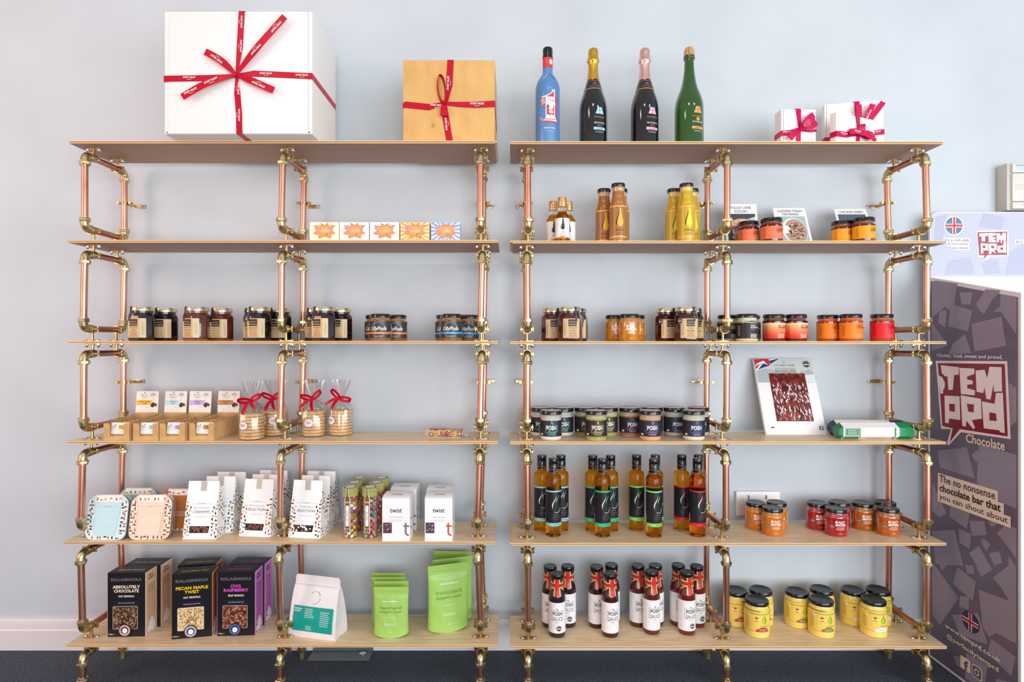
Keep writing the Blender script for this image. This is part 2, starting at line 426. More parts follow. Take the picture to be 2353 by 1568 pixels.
def bracket_mesh(sd):
    b = MB(); n = 18; w = .004; o = [(cos(2*pi*i/n), sin(2*pi*i/n)) for i in range(n)]
    b.loft([[(x*r, y*r, zz) for x, y in o] for zz, r in ((-w, .0098), (w, .0098), (w, .0122), (-w, .0122))], BRASS2, cap=False)
    for sx in (-1, 1):
        b.box(min(sx*.011, sx*.023), max(sx*.011, sx*.023), -.002, .002, -w, w, BRASS2); b.tube((sx*.0195, -.007, 0), (sx*.0195, .007, 0), .0038, BRASS2, 10)
    b.tube((0, .011, 0), (0, WY-.19-.003, 0), .0042, BRASS2, 12)
    b.box(-.008 if sd > 0 else -.036, .036 if sd > 0 else .008, WY-.19-.004, WY-.19, -.0062, .0062, BRASS2, bev=.0016)
    return b
def bscrew_mesh(sd):
    b = MB(); b.tube((sd*.029, WY-.19-.004, 0), (sd*.029, WY-.19-.0085, 0), .0062, CHROME, 12, .004); return b
def foot_mesh():
    b = MB(); hexnut(b, (0, 0, .026), (0, 0, 1), .0158, .013, BRASS); b.tube((0, 0, 0), (0, 0, .036), .0128, BRASS, 18); return b
FOOT = foot_mesh().mesh('foot_fitting')
EL, NUT, CLIP = elbow_mesh().mesh('elbow_fitting'), nut_mesh().mesh('compression_nut'), clip_mesh().mesh('pipe_clip')
FLU, FLD, BOU, BOD = flange_mesh(1).mesh('mounting_flange'), flange_mesh(-1).mesh('mounting_flange'), bolt_mesh(1).mesh('dome_nut'), bolt_mesh(-1).mesh('screw_head')
BRK = {s: bracket_mesh(s).mesh('wall_bracket') for s in (-1, 1)}; BSC = {s: bscrew_mesh(s).mesh('bracket_screw') for s in (-1, 1)}
YF, YB = .010, .188
def unit(label, Z, ends, cols, sides):
    xc = (ends[2][0]+ends[2][1])/2; xc = X(xc, 0)
    t = thing('shelving_unit', label, 'shelves', (xc, .1, 0), 0, None)
    O = Vector((xc, .1, 0))
    for i, (a, b_) in enumerate(ends):
        bd = board(X(a, 0), X(b_, 0), CZ+Z[i], {0: 1, 5: 0}.get(i, 0) if xc < 0 else {1: -1, 4: -1}.get(i, 0)); bd.xf(Matrix.Translation(-O)); part('shelf_board', bd, t)
    for c in range(3):
        for i in range(6):
            (pt, pb) = cols[c][i]; x0, x1 = (pt-CX)*(D+YF)/F, (pb-CX)*(D+YF)/F
            under = CZ+Z[i]-TH; zt = under-.031
            zb = CZ+Z[i+1]+.037 if i < 5 else .022
            xm = (x0+x1)/2; q = Matrix.Translation(-O)
            for y in (YF, YB):
                part('upright_pipe', MB().tube((x1, y, zb+.02 if i < 5 else .012), (x0, y, zt-.02), PR, COPPER, 20).xf(q), t)
            for z, x in ((zt, x0), (zb, x1))[:1 if i == 5 else 2]:
                part('cross_pipe', MB().tube((x, YF+.02, z), (x, YB-.02, z), PR, COPPER_D, 20).xf(q), t)
            if i == 5:
                for y in (YF, YB): part('foot_fitting', FOOT, t, loc=Vector((x1, y, 0))-O)
            for x, y, z, rx in ((x0, YF, zt, 0), (x0, YB, zt, -pi/2), (x1, YF, zb, pi/2), (x1, YB, zb, pi))[:2 if i == 5 else 4]:
                # rx turns the elbow so that its nut leg always ends on the upright
                e = part('elbow_fitting', EL, t, loc=Vector((x, y, z))-O, rot=(0, 0, 0) if rx == 0 else ((pi, 0, 0) if rx == pi else (0, 0, 0)))
                if y == YF and z == zb: e.rotation_euler = (pi, 0, 0); e.scale = (1, 1, 1); e.rotation_euler = (0, pi, 0)
                if y == YB and z == zt: e.rotation_euler = (0, 0, pi)
                if y == YB and z == zb: e.rotation_euler = (pi, 0, 0)
                part('compression_nut', NUT, e)
            for y in (.046, .153):
                f = part('mounting_flange', FLU, t, loc=Vector((x0, y, under))-O); [part('dome_nut', BOU, f, loc=(q_, 0, 0)) for q_ in (-.018, .018)]; part('pipe_clip', CLIP, f, loc=(0, 0, -.031))
                if i < 5:
                    f = part('mounting_flange', FLD, t, loc=Vector((x1, y, CZ+Z[i+1]))-O); [part('screw_head', BOD, f, loc=(q_, 0, 0)) for q_ in (-.018, .018)]; part('pipe_clip', CLIP, f, loc=(0, 0, .037))
            if i in (0, 2):
                zz = CZ+(.4637 if i == 0 else -.133); s = sides[c]
                w_ = part('wall_bracket', BRK[s], t, loc=Vector((xm, .19, zz))-O); part('bracket_screw', BSC[s], w_)
unit('left-hand shelving unit of six pale laminate shelves on copper pipes with brass fittings', ZL,
     [(158, 1137), (154, 1145), (155, 1145), (152, 1144), (145, 1138), (152, 1143)],
     [[(195, 195), (195, 192), (193, 192), (190, 186), (186, 190), (190, 190)],
      [(650, 647), (648, 647), (648, 644), (645, 643), (641, 645), (643, 644)],
      [(1104, 1104), (1108, 1105), (1107, 1103), (1102, 1097), (1098, 1103), (1104, 1104)]], (1, 1, 1))
unit('right-hand shelving unit of six pale laminate shelves on copper pipes with brass fittings', ZR,
     [(1172, 2168), (1178, 2175), (1172, 2175), (1172, 2174), (1178, 2175), (1172, 2176)],
     [[(1213, 1214), (1211, 1212), (1212, 1211), (1211, 1212), (1213, 1215), (1214, 1215)],
      [(1671, 1671), (1671, 1671), (1670, 1669), (1668, 1668), (1669, 1669), (1670, 1671)],
      [(2126, 2130), (2130, 2130), (2130, 2131), (2131, 2131), (2131, 2130), (2130, 2131)]], (-1, -1, -1))
# ------------------------------------------------------------ products: every maker returns [(part, mesh, kind, [sub-parts])]
def roundpoly(pts, r, n=3):
    out = []; k = len(pts)
    for i in range(k):
        p = Vector(pts[i]); a = (Vector(pts[i-1])-p); c = (Vector(pts[(i+1) % k])-p); a.normalize(); c.normalize()
        ang = a.angle(c); d = r/math.tan(ang/2); p0 = p+a*d; p1 = p+c*d
        for j in range(n+1):
            t = j/n; q = (p0*(1-t)**2+p*2*t*(1-t)+p1*t*t); out.append((q.x, q.y))
    return out
def lid(H, r, h, m=None, top=None, step=.86):
    m = m or BLACKLID; b = MB()
    pr = [(0, H-h), (r*.97, H-h), (r, H-h+.001), (r, H-.0022), (r*.97, H-.0004), (r*.93, H), (r*step, H), (r*(step-.03), H-.0008), (0, H-.0008)]
    b.lathe(pr, m, 30, mats=[m]*7+[top or m])
    return b
def roundel(b, x, z, r, mp):
    b.disc(x, z, r, mp, M('#1b1b1d'), .0007, 20); b.ring(x, z, r*.92, r*.06, mp, WHITE, .0009, 20); b.text('taste', x, z-r*.05, r*1.5, r*.5, mp, WHITE, .03, o=.001)
    b.text('great', x, z+r*.45, r*.7, r*.3, mp, WHITE, o=.001)
def mixh(a, b, t):
    a, b = a.lstrip('#'), b.lstrip('#'); return '#'+''.join('%02x' % int(int(a[i:i+2], 16)*(1-t)+int(b[i:i+2], 16)*t) for i in (0, 2, 4))
def jar_body(H, r, lh, content, fill=.86, rn=None, glass='#cfdcd4', base=.0035, cont_rough=.12, clear=False):
    """filled jar: pale glass foot and neck, content showing through the glossy wall"""
    hb = H-lh-.010; rn = rn or r*.88; G = M(mixh(content['hex'], glass, .30), .05, coat=1); C = content; zf = base+(hb-base)*fill
    pr = [(0, .0008), (r*.86, 0), (r*.97, .0012), (r, base), (r, zf), (r, hb-.004), (r*.97, hb), (rn*.985, hb+.004), (rn*.97, hb+.0055), (rn, hb+.007), (rn*.97, H-lh), (rn*.95, H-lh*.4), (0, H-lh*.4)]
    top = C if fill >= 1 else G
    mats = [G, G, G, C, top, top, top, G, G, G, G, G]
    return MB().lathe(pr, C, 32, mats=mats)
def content(hexc, rough=.1, var=None, scale=60):
    if var: return noise_mat('content_'+hexc+var, [hexc, var], scale, rough, coat=1, detail=3)
    return M(hexc, rough, coat=1)
# ---- hexagonal preserve jars
def hexpts(R, rot, rr=.006):
    return roundpoly([(R*cos(rot+pi/3*i), R*sin(rot+pi/3*i)) for i in range(6)], rr, 3)
def hexmap(R, rot, off=0):
    """arc-length mapping round the hexagon, x=0 on the point facing the camera"""
    P = hexpts(R, rot); n = len(P); st = min(range(n), key=lambda i: abs(atan2(P[i][0], -P[i][1])-off) + (0 if P[i][1] < 0 else 9))
    L = [0]; 
    for i in range(n): a, c = P[(st+i) % n], P[(st+i+1) % n]; L.append(L[-1]+sqrt((a[0]-c[0])**2+(a[1]-c[1])**2))
    T = L[-1]
    def f(x, z, o=0):
        s = (x-P[st][0]) % T
        for i in range(n):
            if s <= L[i+1]+1e-9:
                a, c = P[(st+i) % n], P[(st+i+1) % n]; t = (s-L[i])/max(L[i+1]-L[i], 1e-9); dx, dy = c[0]-a[0], c[1]-a[1]; q = sqrt(dx*dx+dy*dy) or 1
                return Vector((a[0]+dx*t+dy/q*o, a[1]+dy*t-dx/q*o, z))
        return Vector((P[st][0], P[st][1], z))
    return f
TAN = M('#d9b483', .6); TAN2 = M('#e9d3ac', .55); DKSQ = M('#35231c', .5)
def hexjar(col, rotd, title, badge=False, mirror=False):
    def mk():
        H, R = .1035, .0395; rot = radians(rotd); G = M('#3a2420' if col != '#5a1c12' else '#8a5a48', .05, coat=1); C = content(col)
        def ring(s, z): return [(x, y, z) for x, y in [(p[0]*s, p[1]*s) for p in hexpts(R, rot, .009)]]
        def circ(r, z): return [(r*cos(2*pi*i/24+rot), r*sin(2*pi*i/24+rot), z) for i in range(24)]
        b = MB(); b.loft([ring(.88, 0), ring(.97, .002), ring(1, .006), ring(1, .074), ring(.95, .0785), circ(.0325, .083), circ(.0295, .0855), circ(.0295, .093)], C, mats=[G, G, C, C, C, C, G])
        mp = hexmap(R, rot); l = MB()
        a0, a1 = (-.0190, .0365) if not mirror else (-.0345, .0208)
        l.rect(a0, a1, .010, .0685, mp, TAN, .0003, nx=40); q = a0+.003
        fx = a0+.0055 if not mirror else -.0150
        strip = (.0203, a1) if not mirror else (a0, -.0203)
        l.rect(strip[0], strip[1], .010, .0685, mp, TAN2, .0004, nx=12)
        l.rect(fx, fx+.026, .045, .066, mp, DKSQ, .0006, nx=20)
        l.text('Stanhope', fx+.0125, .058, .020, .0045, mp, TAN2, .0, .0, o=.0008); l.text('Preserves', fx+.0135, .051, .0225, .0045, mp, TAN2, .0, o=.0008)
        for i, tt in enumerate(title): l.text(tt, fx+.0135, .040-.0072*i, .025 if len(tt) > 8 else .016, .0052, mp, INK, .0, .3, o=.0008)
        l.words(fx+.0135, .0205, .029, .017, 6, mp, M('#6b5138', .7), 3, .0008)
        sx = (strip[0]+strip[1])/2
        for k in range(3): l.rect(sx-.004+k*.003, sx-.0032+k*.003, .018, .060-.006*k, mp, M('#b79b70'), .0007, nx=1)
        sl = MB(); a = -.35 if not mirror else .25; sm = M('#2c2224', .4)
        c1 = cyl(.0335, 0)
        sl.rect(a*.0335-.0035, a*.0335+.0035, .0885, .1033, c1, sm, .0006, nx=4)
        sx0 = a*.0335
        p0, p1 = c1(sx0, .0885, .0006), mp(sx0*1.2, .070, .0005)
        sl.ribbon([c1(sx0, .0889, .0010), p0+Vector((0, 0, -.004)), (p0+p1)/2+Vector((0, -.001, 0)), p1+Vector((0, 0, .003)), mp(sx0*1.2, .060, .0005)], (1, 0, 0), .007, sm, .0004)
        sl.ribbon([(sx0*1, -.0325, .1040), (sx0*1, -.012, .1040)], (1, 0, 0), .007, sm, .0004)
        if badge: roundel(l, (-.022 if not mirror else a0-.001), .062, .0085, mp)
        return [('hexagonal_jar', b), ('screw_lid', lid(H, .0335, .0125, M('#d6cdae', .22, .9), step=.9)), ('paper_label', l), ('seal_strip', sl)]
    return mk
# ---- round jars
def puds(band):
    def mk():
        H, r = .083, .0328; mp = cyl(r); l = MB(); l.rect(-.052, .052, .009, .059, mp, M('#353b42', .4), .0004, nx=30)
        l.rect(-.052, .052, .0215, .0275, mp, M(band, .4), .0006, nx=30)
        for i in range(15):
            a = radians(12+156*i/14); l.disc(.021*cos(a), .038+.019*sin(a), .0011, mp, M('#cfd3d0'), .0007, 6)
        for i in range(9):
            a = radians(200+140*i/8); l.disc(.017*cos(a), .024+.013*sin(a), .0008, mp, M('#cfd3d0'), .0009, 6)
        l.text('LillyPuds', 0, .0365, .050, .015, mp, M('#f3ead6'), .02, .2, o=.0008); l.words(0, .0245, .030, .003, 1, mp, M('#f3ead6'), 2, .0009); l.words(0, .0145, .034, .005, 2, mp, LIGHTG, 5, .0009)
        l.rect(.045, .0515, .012, .052, mp, M('#aab0b4'), .0006, nx=2); l.words(.048, .032, .005, .040, 16, mp, M('#353b42'), 8, .0008)
        return [('glass_jar', jar_body(H, r, .0115, content('#8a5222', .1, '#a86a2c', 90), 1, .0285)), ('screw_lid', lid(H, .0305, .0115)), ('paper_label', l)]
    return mk
def saucy(col, var, wide=False, sub=True):
    def mk():
        H, r = .0835, .0322; mp = cyl(r); l = MB(); W_ = M('#fbf4f0', .4)
        x0 = .004 if sub else 0
        l.text('S', x0-.0112, .0418, .0085, .0165, mp, W_, .03, o=.0005); l.text('AUCY', x0+.0035, .0462, .0195, .0078, mp, W_, .03, o=.0005); l.text('ISTERS', x0+.0045, .0375, .0215, .0066, mp, W_, .03, o=.0005)

        l.words(x0, .027, .026, .010, 3, mp, W_, 4, .0005); l.words(x0, .0105, .014, .003, 1, mp, W_, 4, .0005)
        if sub: roundel(l, -.020, .031, .0058, mp)
        l.words(-.040, .034, .006, .030, 8, mp, W_, 9, .0005); l.rect(.034, .039, .02, .055, mp, W_, .0005, nx=2)
        return [('glass_jar', jar_body(H, r, .0115, content(col, .08, var, 70), .92, .0285)), ('screw_lid', lid(H, .0308, .0115, top=M('#2c3233', .3))), ('printed_lettering', l)]
    return mk
def condiment(lab, ink, cont, title, pack, grad=None, H=.0835, r=.0325, sleeve=True):
    """the marinade and sauce jars with a plain coloured wrap and small type on the right"""
    def mk():
        mp = cyl(r); l = MB(); z0, z1 = .0085, H-.027
        if grad:
            for i in range(12):
                t = i/11; c = [int(grad[0][k]*(1-t)+grad[1][k]*t) for k in range(3)]
                l.rect(-.055, .052, z0+(z1-z0)*i/12, z0+(z1-z0)*(i+1)/12, mp, M('#%02x%02x%02x' % tuple(c), .5), .0004, nx=30)
        else: l.rect(-.055, .052, z0, z1, mp, M(lab, .5), .0004, nx=30)
        I = M(ink, .5); x = .011
        l.words(x, z1-.004, .020, .0025, 1, mp, I, 2, .0007, True)
        for i, t in enumerate(title): l.text(t, x-.010+.0013*len(t), z1-.0095-.0055*i, .0026*len(t), .0042, mp, I, .03, o=.0008)
        l.words(x, z1-.0205, .018, .002, 1, mp, I, 3, .0007, True)
        for i in range(6):
            for j in range(3): l.disc(x-.009+i*.0036, z0+.004+j*.0042, .0013, mp, M(pack, .4), .0007, 6, ry=.0019)
        l.words(-.034, (z0+z1)/2, .008, .030, 8, mp, I, 6, .0007)
        return [('glass_jar', jar_body(H, r, .0115, content(cont), 1, .029)), ('screw_lid', lid(H, .0312, .0115)), ('paper_label', l)]
    return mk
def blend(cont, var, acc):
    def mk():
        H, r = .0905, .0325; mp = cyl(r); l = MB(); A = M(acc, .4); Wt = M('#f4eee6', .4)
        l.rect(-.064, .064, .0135, .0615, mp, M('#26272c', .45), .0004, nx=34); l.frm(-.019, .019, .0235, .0475, .0009, mp, A, .0006)
        l.rect(-.011, .019, .0235, .0265, mp, M('#26272c', .45), .0007, nx=8)
        l.text('POSH', -.001, .0395, .030, .0125, mp, Wt, .03, o=.0009); l.text('Blends', .001, .0275, .028, .0088, mp, A, .0, .5, o=.0011)
        l.disc(.0, .0565, .0025, mp, A, .0007, 8); l.disc(.002, .0525, .002, mp, A, .0008, 8); l.words(-.010, .0545, .008, .0015, 1, mp, GREYT, 2, .0008); l.words(.011, .0545, .008, .0015, 1, mp, GREYT, 3, .0008)
        l.words(0, .0195, .026, .0035, 2, mp, Wt, 4, .0008)
        l.words(.040, .038, .008, .032, 10, mp, LIGHTG, 5, .0008); l.rect(-.037, -.029, .017, .022, mp, WHITE, .0008, nx=3)
        b = MB(); hb = H-.0125-.009
        G = M(mixh(cont, '#aab8ae', .6), .05, coat=1); C = noise_mat('spice'+cont, [cont, var, cont, var], 240, .6, coat=.8, detail=2, stops=[.35, .48, .56, .7]); C2 = M('#d5d8cc' if cont > '#c0' else cont, .15, coat=1)
        b.lathe([(0, .001), (r*.86, 0), (r*.97, .0012), (r, .005), (r*.985, .0055), (r*.985, hb-.004), (r, hb-.003), (r*.97, hb), (.0295, hb+.004), (.0305, hb+.006), (.0295, H-.0125), (0, H-.006)], C, 32, mats=[G, G, G, G, C, G, G, G, G, G, G])
        t = lid(H, .0333, .0125, top=M('#efe3df', .4)); m2 = frame((0, 0, H), (1, 0, 0), (0, 1, 0))
        for k in range(5):
            a = -1.2+k*.6; t.disc(.016*cos(a+1.57), .016*sin(a+1.57), .0035, m2, M('#c23048'), .0002, 8, ry=.002)
        t.words(0, -.004, .034, .012, 3, m2, M('#c23048'), 3, .0003)
        return [('glass_jar', b), ('screw_lid', t), ('paper_label', l)]
    return mk
def mustard(acc, side):
    def mk():
        H, r = .1065, .0378; mp = cyl(r); l = MB(); Y = M('#efc95a', .4); K = M('#8a7420', .5)
        l.rect(-.085, .060, .020, .073, mp, M('#f0cf62', .4), .0004, nx=40); l.rect(-.030, .060, .0725, .0738, mp, M('#6f6a1a'), .0006, nx=30); l.rect(-.085, .060, .0193, .0203, mp, M('#d78f20'), .0006, nx=40)
        dx = .012
        pts = [(dx, .071)]+[(dx+.0075*sin(a)*(1 if a > 0 else 1), .0525-.0085*cos(a)) for a in [(-2.0+4.0*i/14) for i in range(15)]]
        l.poly(pts, mp, M('#7fae24', .3), .0008); l.poly([(dx-.0005, .069)]+[(dx-.002+.004*sin(a), .051-.005*cos(a)) for a in [(-2+4*i/10) for i in range(11)]], mp, M('#b7d64a', .25), .001)
        l.disc(-.012, .057, .0068, mp, M('#e08a1c'), .0008, 16); l.rect(-.021, -.003, .0545, .0588, mp, M('#f8eecb'), .001, nx=6); l.words(-.012, .0567, .014, .003, 1, mp, M('#a85a12'), 3, .0012); l.disc(-.012, .0612, .003, mp, M('#5a3a12'), .001, 8)
        l.text('chiltern', dx+.002, .0375, .028, .008, mp, M('#b09a3c'), o=.0008)
        blob = [(-.013, .020), (.024, .020), (.025, .026), (.021, .027), (.0205, .030), (.017, .0305), (.0165, .033), (.0, .0335), (-.001, .031), (-.006, .0305), (-.0065, .0275), (-.011, .027), (-.014, .024)]
        l.poly(blob, mp, M(acc, .5), .001); l.words(dx-.006, .0255, .026, .007, 3, mp, M('#f5e9d0' if acc != '#f4f4f2' else '#3f5f8a', .5), 5, .0012)
        l.words(-.042, .047, .016, .040, 9, mp, K, 7, .0007); l.rect(-.039, -.031, .064, .0685, mp, M('#f6f0d8'), .001, nx=3)
        return [('glass_jar', jar_body(H, r, .0125, content('#f0d467', .12), 1, .033, '#dfe2c0', .001)), ('screw_lid', lid(H, .0352, .0125, M('#121318', .25, coat=.3), top=M('#20242a', .4))), ('paper_label', l)]
    return mk
# ---- bottles
def oil_bottle(acc, glow, turn=0):
    def mk():
        H, r = .24, .0243; mp = cyl(r, turn); A = M(acc, .4)
        G = M(glow, .02, trans=1, ior=1.34)
        b = MB().lathe([(0, .002), (.018, .0005), (.0225, .0015), (r, .006), (r, .1765), (.0235, .1815), (.0205, .187), (.0150, .1915), (.0138, .195), (.0135, .206), (0, .206)], G, 32)
        l = MB(); l.rect(-.050, .050, .0375, .143, mp, M('#1d1e26', .35), .0004, nx=34); l.rect(-.050, .050, .1395, .1440, mp, A, .0006, nx=34); l.rect(-.036, .050, .0345, .0445, mp, A, .0006, nx=30)
        l.rect(-.046, -.0385, .046, .070, mp, M('#e9e4e2'), .0006, nx=2); l.words(-.042, .058, .005, .02, 9, mp, INK, 2, .0008)
        l.text({'#': 'plain'}.get(acc, 'chilli' if acc == '#d8232c' else 'rapeseed'), .006, .0395, .020, .006, mp, M('#16383a'), o=.0009)
        W_ = M('#efe8c4', .35)
        def leaf(x0, z0, x1, z1, w, m):
            n = 8; L_, R_ = [], []
            for i in range(n+1):
                t = i/n; x = x0+(x1-x0)*t+.003*sin(t*pi*2); z = z0+(z1-z0)*t; ww = w*sin(pi*min(1, t*1.0))**1*(t**1.2)*1.6; L_.append((x-ww, z)); R_.append((x+ww*.7, z))
            l.poly(L_+R_[::-1], mp, m, .0008)
        leaf(.002, .137, -.0065, .088, .0022, W_); leaf(.0095, .135, .006, .106, .0016, M(acc, .35)); leaf(.016, .105, .012, .078, .0012, M('#2d4a3c'))
        l.ring(.006, .088, .0125, .0013, mp, W_, .0008, 12, ry=.012, a0=-2.2, a1=.25)
        l.text('chiltern', .004, .0705, .018, .0045, mp, M('#8a6a62'), o=.0008); l.text('cold pressed', .004, .0625, .024, .005, mp, M('#9a6a5c'), .0, o=.0008); l.words(.004, .0565, .022, .002, 1, mp, M('#8a7a72'), 2, .0008); l.words(.044, .095, .003, .07, 20, mp, M('#77757a'), 3, .0008)
        c = MB().lathe([(0, .195), (.0150, .195), (.0150, .2085), (.0146, .2088), (.0150, .2092), (.0150, .2245), (.0143, .2255), (.0150, .2265), (.0150, .2385), (.0142, .24), (0, .24)], BLACKLID, 28)
        n = MB()
        for z in (.1962, .2070): n.rect(-.047, .047, z, z+.0008, cyl(.015), M('#d8cfae', .3, .5), .0003, nx=28)
        n.disc(0, .2015, .004, cyl(.015), M('#b0283a'), .0003, 10, ry=.003); n.rect(.006, .012, .2000, .2035, cyl(.015), M('#b0a880'), .0003, nx=3)
        return [('glass_bottle', b), ('screw_cap', c, None, [('neck_band', n)]), ('paper_label', l)]
    return mk
def posh_sauce(col, glass, turn=0, badge=True):
    def mk():
        H, r = .191, .0265; mp = cyl(r, turn); C = content(col, .06)
        b = MB().lathe([(0, .001), (.021, 0), (.0253, .0015), (r, .008), (r, .110), (.0262, .118), (.0245, .128), (.0215, .138), (.0195, .147), (.0190, .156), (.0187, .171), (.0198, .173), (.0198, .178), (0, .179)], C, 32)
        l = MB(); W_ = M('#f1ecec', .5); l.rect(-.0825, .074, .0155, .109, mp, W_, .0004, nx=44)
        l.frm(-.018, .019, .053, .085, .0007, mp, M('#3a3a44'), .0006); l.rect(-.012, .022, .052, .070, mp, W_, .0007, nx=8)
        l.text('POSH', .001, .0755, .029, .0115, mp, INK, .015, o=.0009); l.text('SAUCE', .002, .0595, .032, .0115, mp, INK, .0, o=.0009)
        l.disc(0, .0895, .0018, mp, INK, .0007, 7); l.disc(.002, .0865, .0012, mp, INK, .0007, 6)
        l.text('Sticky', .0, .0485, .014, .005, mp, GREYT, .0, .4, o=.0007); l.words(0, .040, .022, .005, 2, mp, LIGHTG, 3, .0007); l.words(-.006, .031, .01, .002, 1, mp, GREYT, 3, .0007)
        for x, z in ((-.030, .095), (-.034, .073), (-.031, .050), (-.033, .028), (.036, .09), (.034, .03), (.010, .021)): l.ring(x, z, .0055, .0006, mp, M('#bdb4b8'), .0006, 12, ry=.0042, a0=x*40, a1=x*40+4.4)
        if badge: roundel(l, .006, .030, .0085, mp)
        nb = MB(); R_ = M('#c9301f', .35, coat=.5); Cr = M('#e0bd86', .35, coat=.5); K = M('#2a2422', .3, coat=.5)
        def cone(o): 
            return lambda x, z, oo=0: Vector((sin(x/.0196+turn)*(.0192+max(0, .150-z)*.19+oo), -cos(x/.0196+turn)*(.0192+max(0, .150-z)*.19+oo), z))
        cm = cone(0)
        nb.rect(-.0600, .0600, .142, .178, cm, K, .0005, nx=34, ny=6)
        for sx in (-1, 1):
            for q, m_, wd in ((0, Cr, .0035), (1, R_, .0014)):
                nb.poly([(sx*.006, .160+wd), (sx*.030, .178+wd-.004), (sx*.030, .178-wd-.004), (sx*.006, .160-wd)], cm, m_, .0011+.0002*q)
                nb.poly([(sx*.006, .158+wd), (sx*.030, .140+wd), (sx*.030, .140-wd), (sx*.006, .158-wd)], cm, m_, .0011+.0002*q)
        for x0, x1, z0, z1 in ((-.036, .036, .1515, .1680), (-.0095, .0095, .128, .1785)):
            nb.rect(x0, x1, z0, z1, cm, Cr, .0014, nx=20, ny=8)
        for x0, x1, z0, z1 in ((-.036, .036, .1545, .1650), (-.0060, .0060, .128, .1788)):
            nb.rect(x0, x1, z0, z1, cm, R_, .0017, nx=20, ny=8)
        return [('glass_bottle', b), ('screw_lid', lid(H, .0213, .0125, step=.84)), ('paper_label', l), ('neck_wrap', nb)]
    return mk
def dressing(col, hi, leafm):
    def mk():
        H, r = .183, .0262; mp = cyl(r); C = content(col, .08)
        G = M(mixh(col, '#e8e2c4', .45), .05, coat=1)
        b = MB().lathe([(0, .001), (.021, 0), (r*.97, .001), (r, .006), (r, .112), (.0258, .118), (.0235, .128), (.0205, .138), (.0190, .146), (.0185, .158), (.0185, .163), (.0192, .166), (.0185, .172), (0, .173)], C, 32, mats=[C]*9+[G]*4)
        l = MB(); B = M('#f0b45c', .3, coat=.5); l.rect(-.064, .064, .006, .109, mp, M(leafm, .35, coat=.4), .0004, nx=36)
        for z in (.017, .110): l.rect(-.064, .064, z-.002, z+.002, mp, B, .0006, nx=36)
        pts = [(-.001, .104), (.004, .104), (.006, .085), (.009, .072), (.0115, .062), (.009, .052), (.002, .047), (-.005, .050), (-.008, .058), (-.006, .070), (-.002, .085)]
        l.poly(pts, mp, M(hi, .3), .0008); l.poly([(-.001, .104), (-.003, .090), (-.0075, .074), (-.011, .062), (-.0095, .054), (-.007, .052), (-.008, .060), (-.005, .074), (-.0015, .088)], mp, M('#2a2a12', .4), .001)
        l.text('chiltern', 0, .038, .026, .009, mp, M('#6a5414'), .0, o=.0008); l.words(0, .026, .024, .008, 2, mp, M('#6a5414'), 4, .0008); l.words(-.037, .06, .004, .08, 22, mp, M('#6a5414'), 5, .0008)
        l.rect(-.043, -.039, .012, .034, mp, WHITE, .0008, nx=2)
        return [('glass_bottle', b), ('screw_lid', lid(H, .0213, .011)), ('paper_label', l)]
    return mk
def small_oil():
    H, r = .141, .0222; mp = cyl(r); G = M('#e8a020', .02, trans=1, ior=1.34); N_ = M('#f2f2ee', .03, trans=.9, ior=1.35)
    b = MB().lathe([(0, .001), (.018, 0), (r*.97, .001), (r, .005), (r, .078), (.021, .084), (.0165, .090), (.0130, .095), (.0122, .099), (.0120, .119), (0, .119)], G, 30, mats=[G]*7+[G, N_, N_, N_])
    l = MB(); l.rect(-.047, .047, .015, .0745, mp, M('#f3eeec', .45), .0004, nx=30)
    l.poly([(-.001, .074), (.002, .074), (.0035, .060), (.0055, .050), (.005, .042), (.001, .038), (-.004, .040), (-.006, .046), (-.003, .056)], mp, M('#2f3032'), .0007)
    l.poly([(-.0012, .073), (-.003, .056), (-.0075, .046), (-.006, .041), (-.0052, .046), (-.002, .058)], mp, M('#c7a63a'), .0009)
    l.text('chilli', 0, .032, .010, .0055, mp, GREYT, 0, .3, o=.0008); l.text('cold pressed', 0, .025, .020, .0045, mp, GREYT, 0, .2, o=.0008); l.words(0, .0195, .018, .002, 1, mp, GREYT, 3, .0008)
    l.rect(-.009, .009, .012, .0195, mp, M('#d8930f', .2), .0007, nx=6)
    g = M('#e2b67c', .3, .7); c = MB().lathe([(0, .112), (.0138, .112), (.0138, .1195), (.0134, .1200), (.0138, .1205), (.0138, .1265), (.0134, .127), (.0138, .1275), (.0138, .1395), (.0130, .141), (0, .141)], g, 28)
    return [('glass_bottle', b), ('screw_cap', c), ('paper_label', l)]
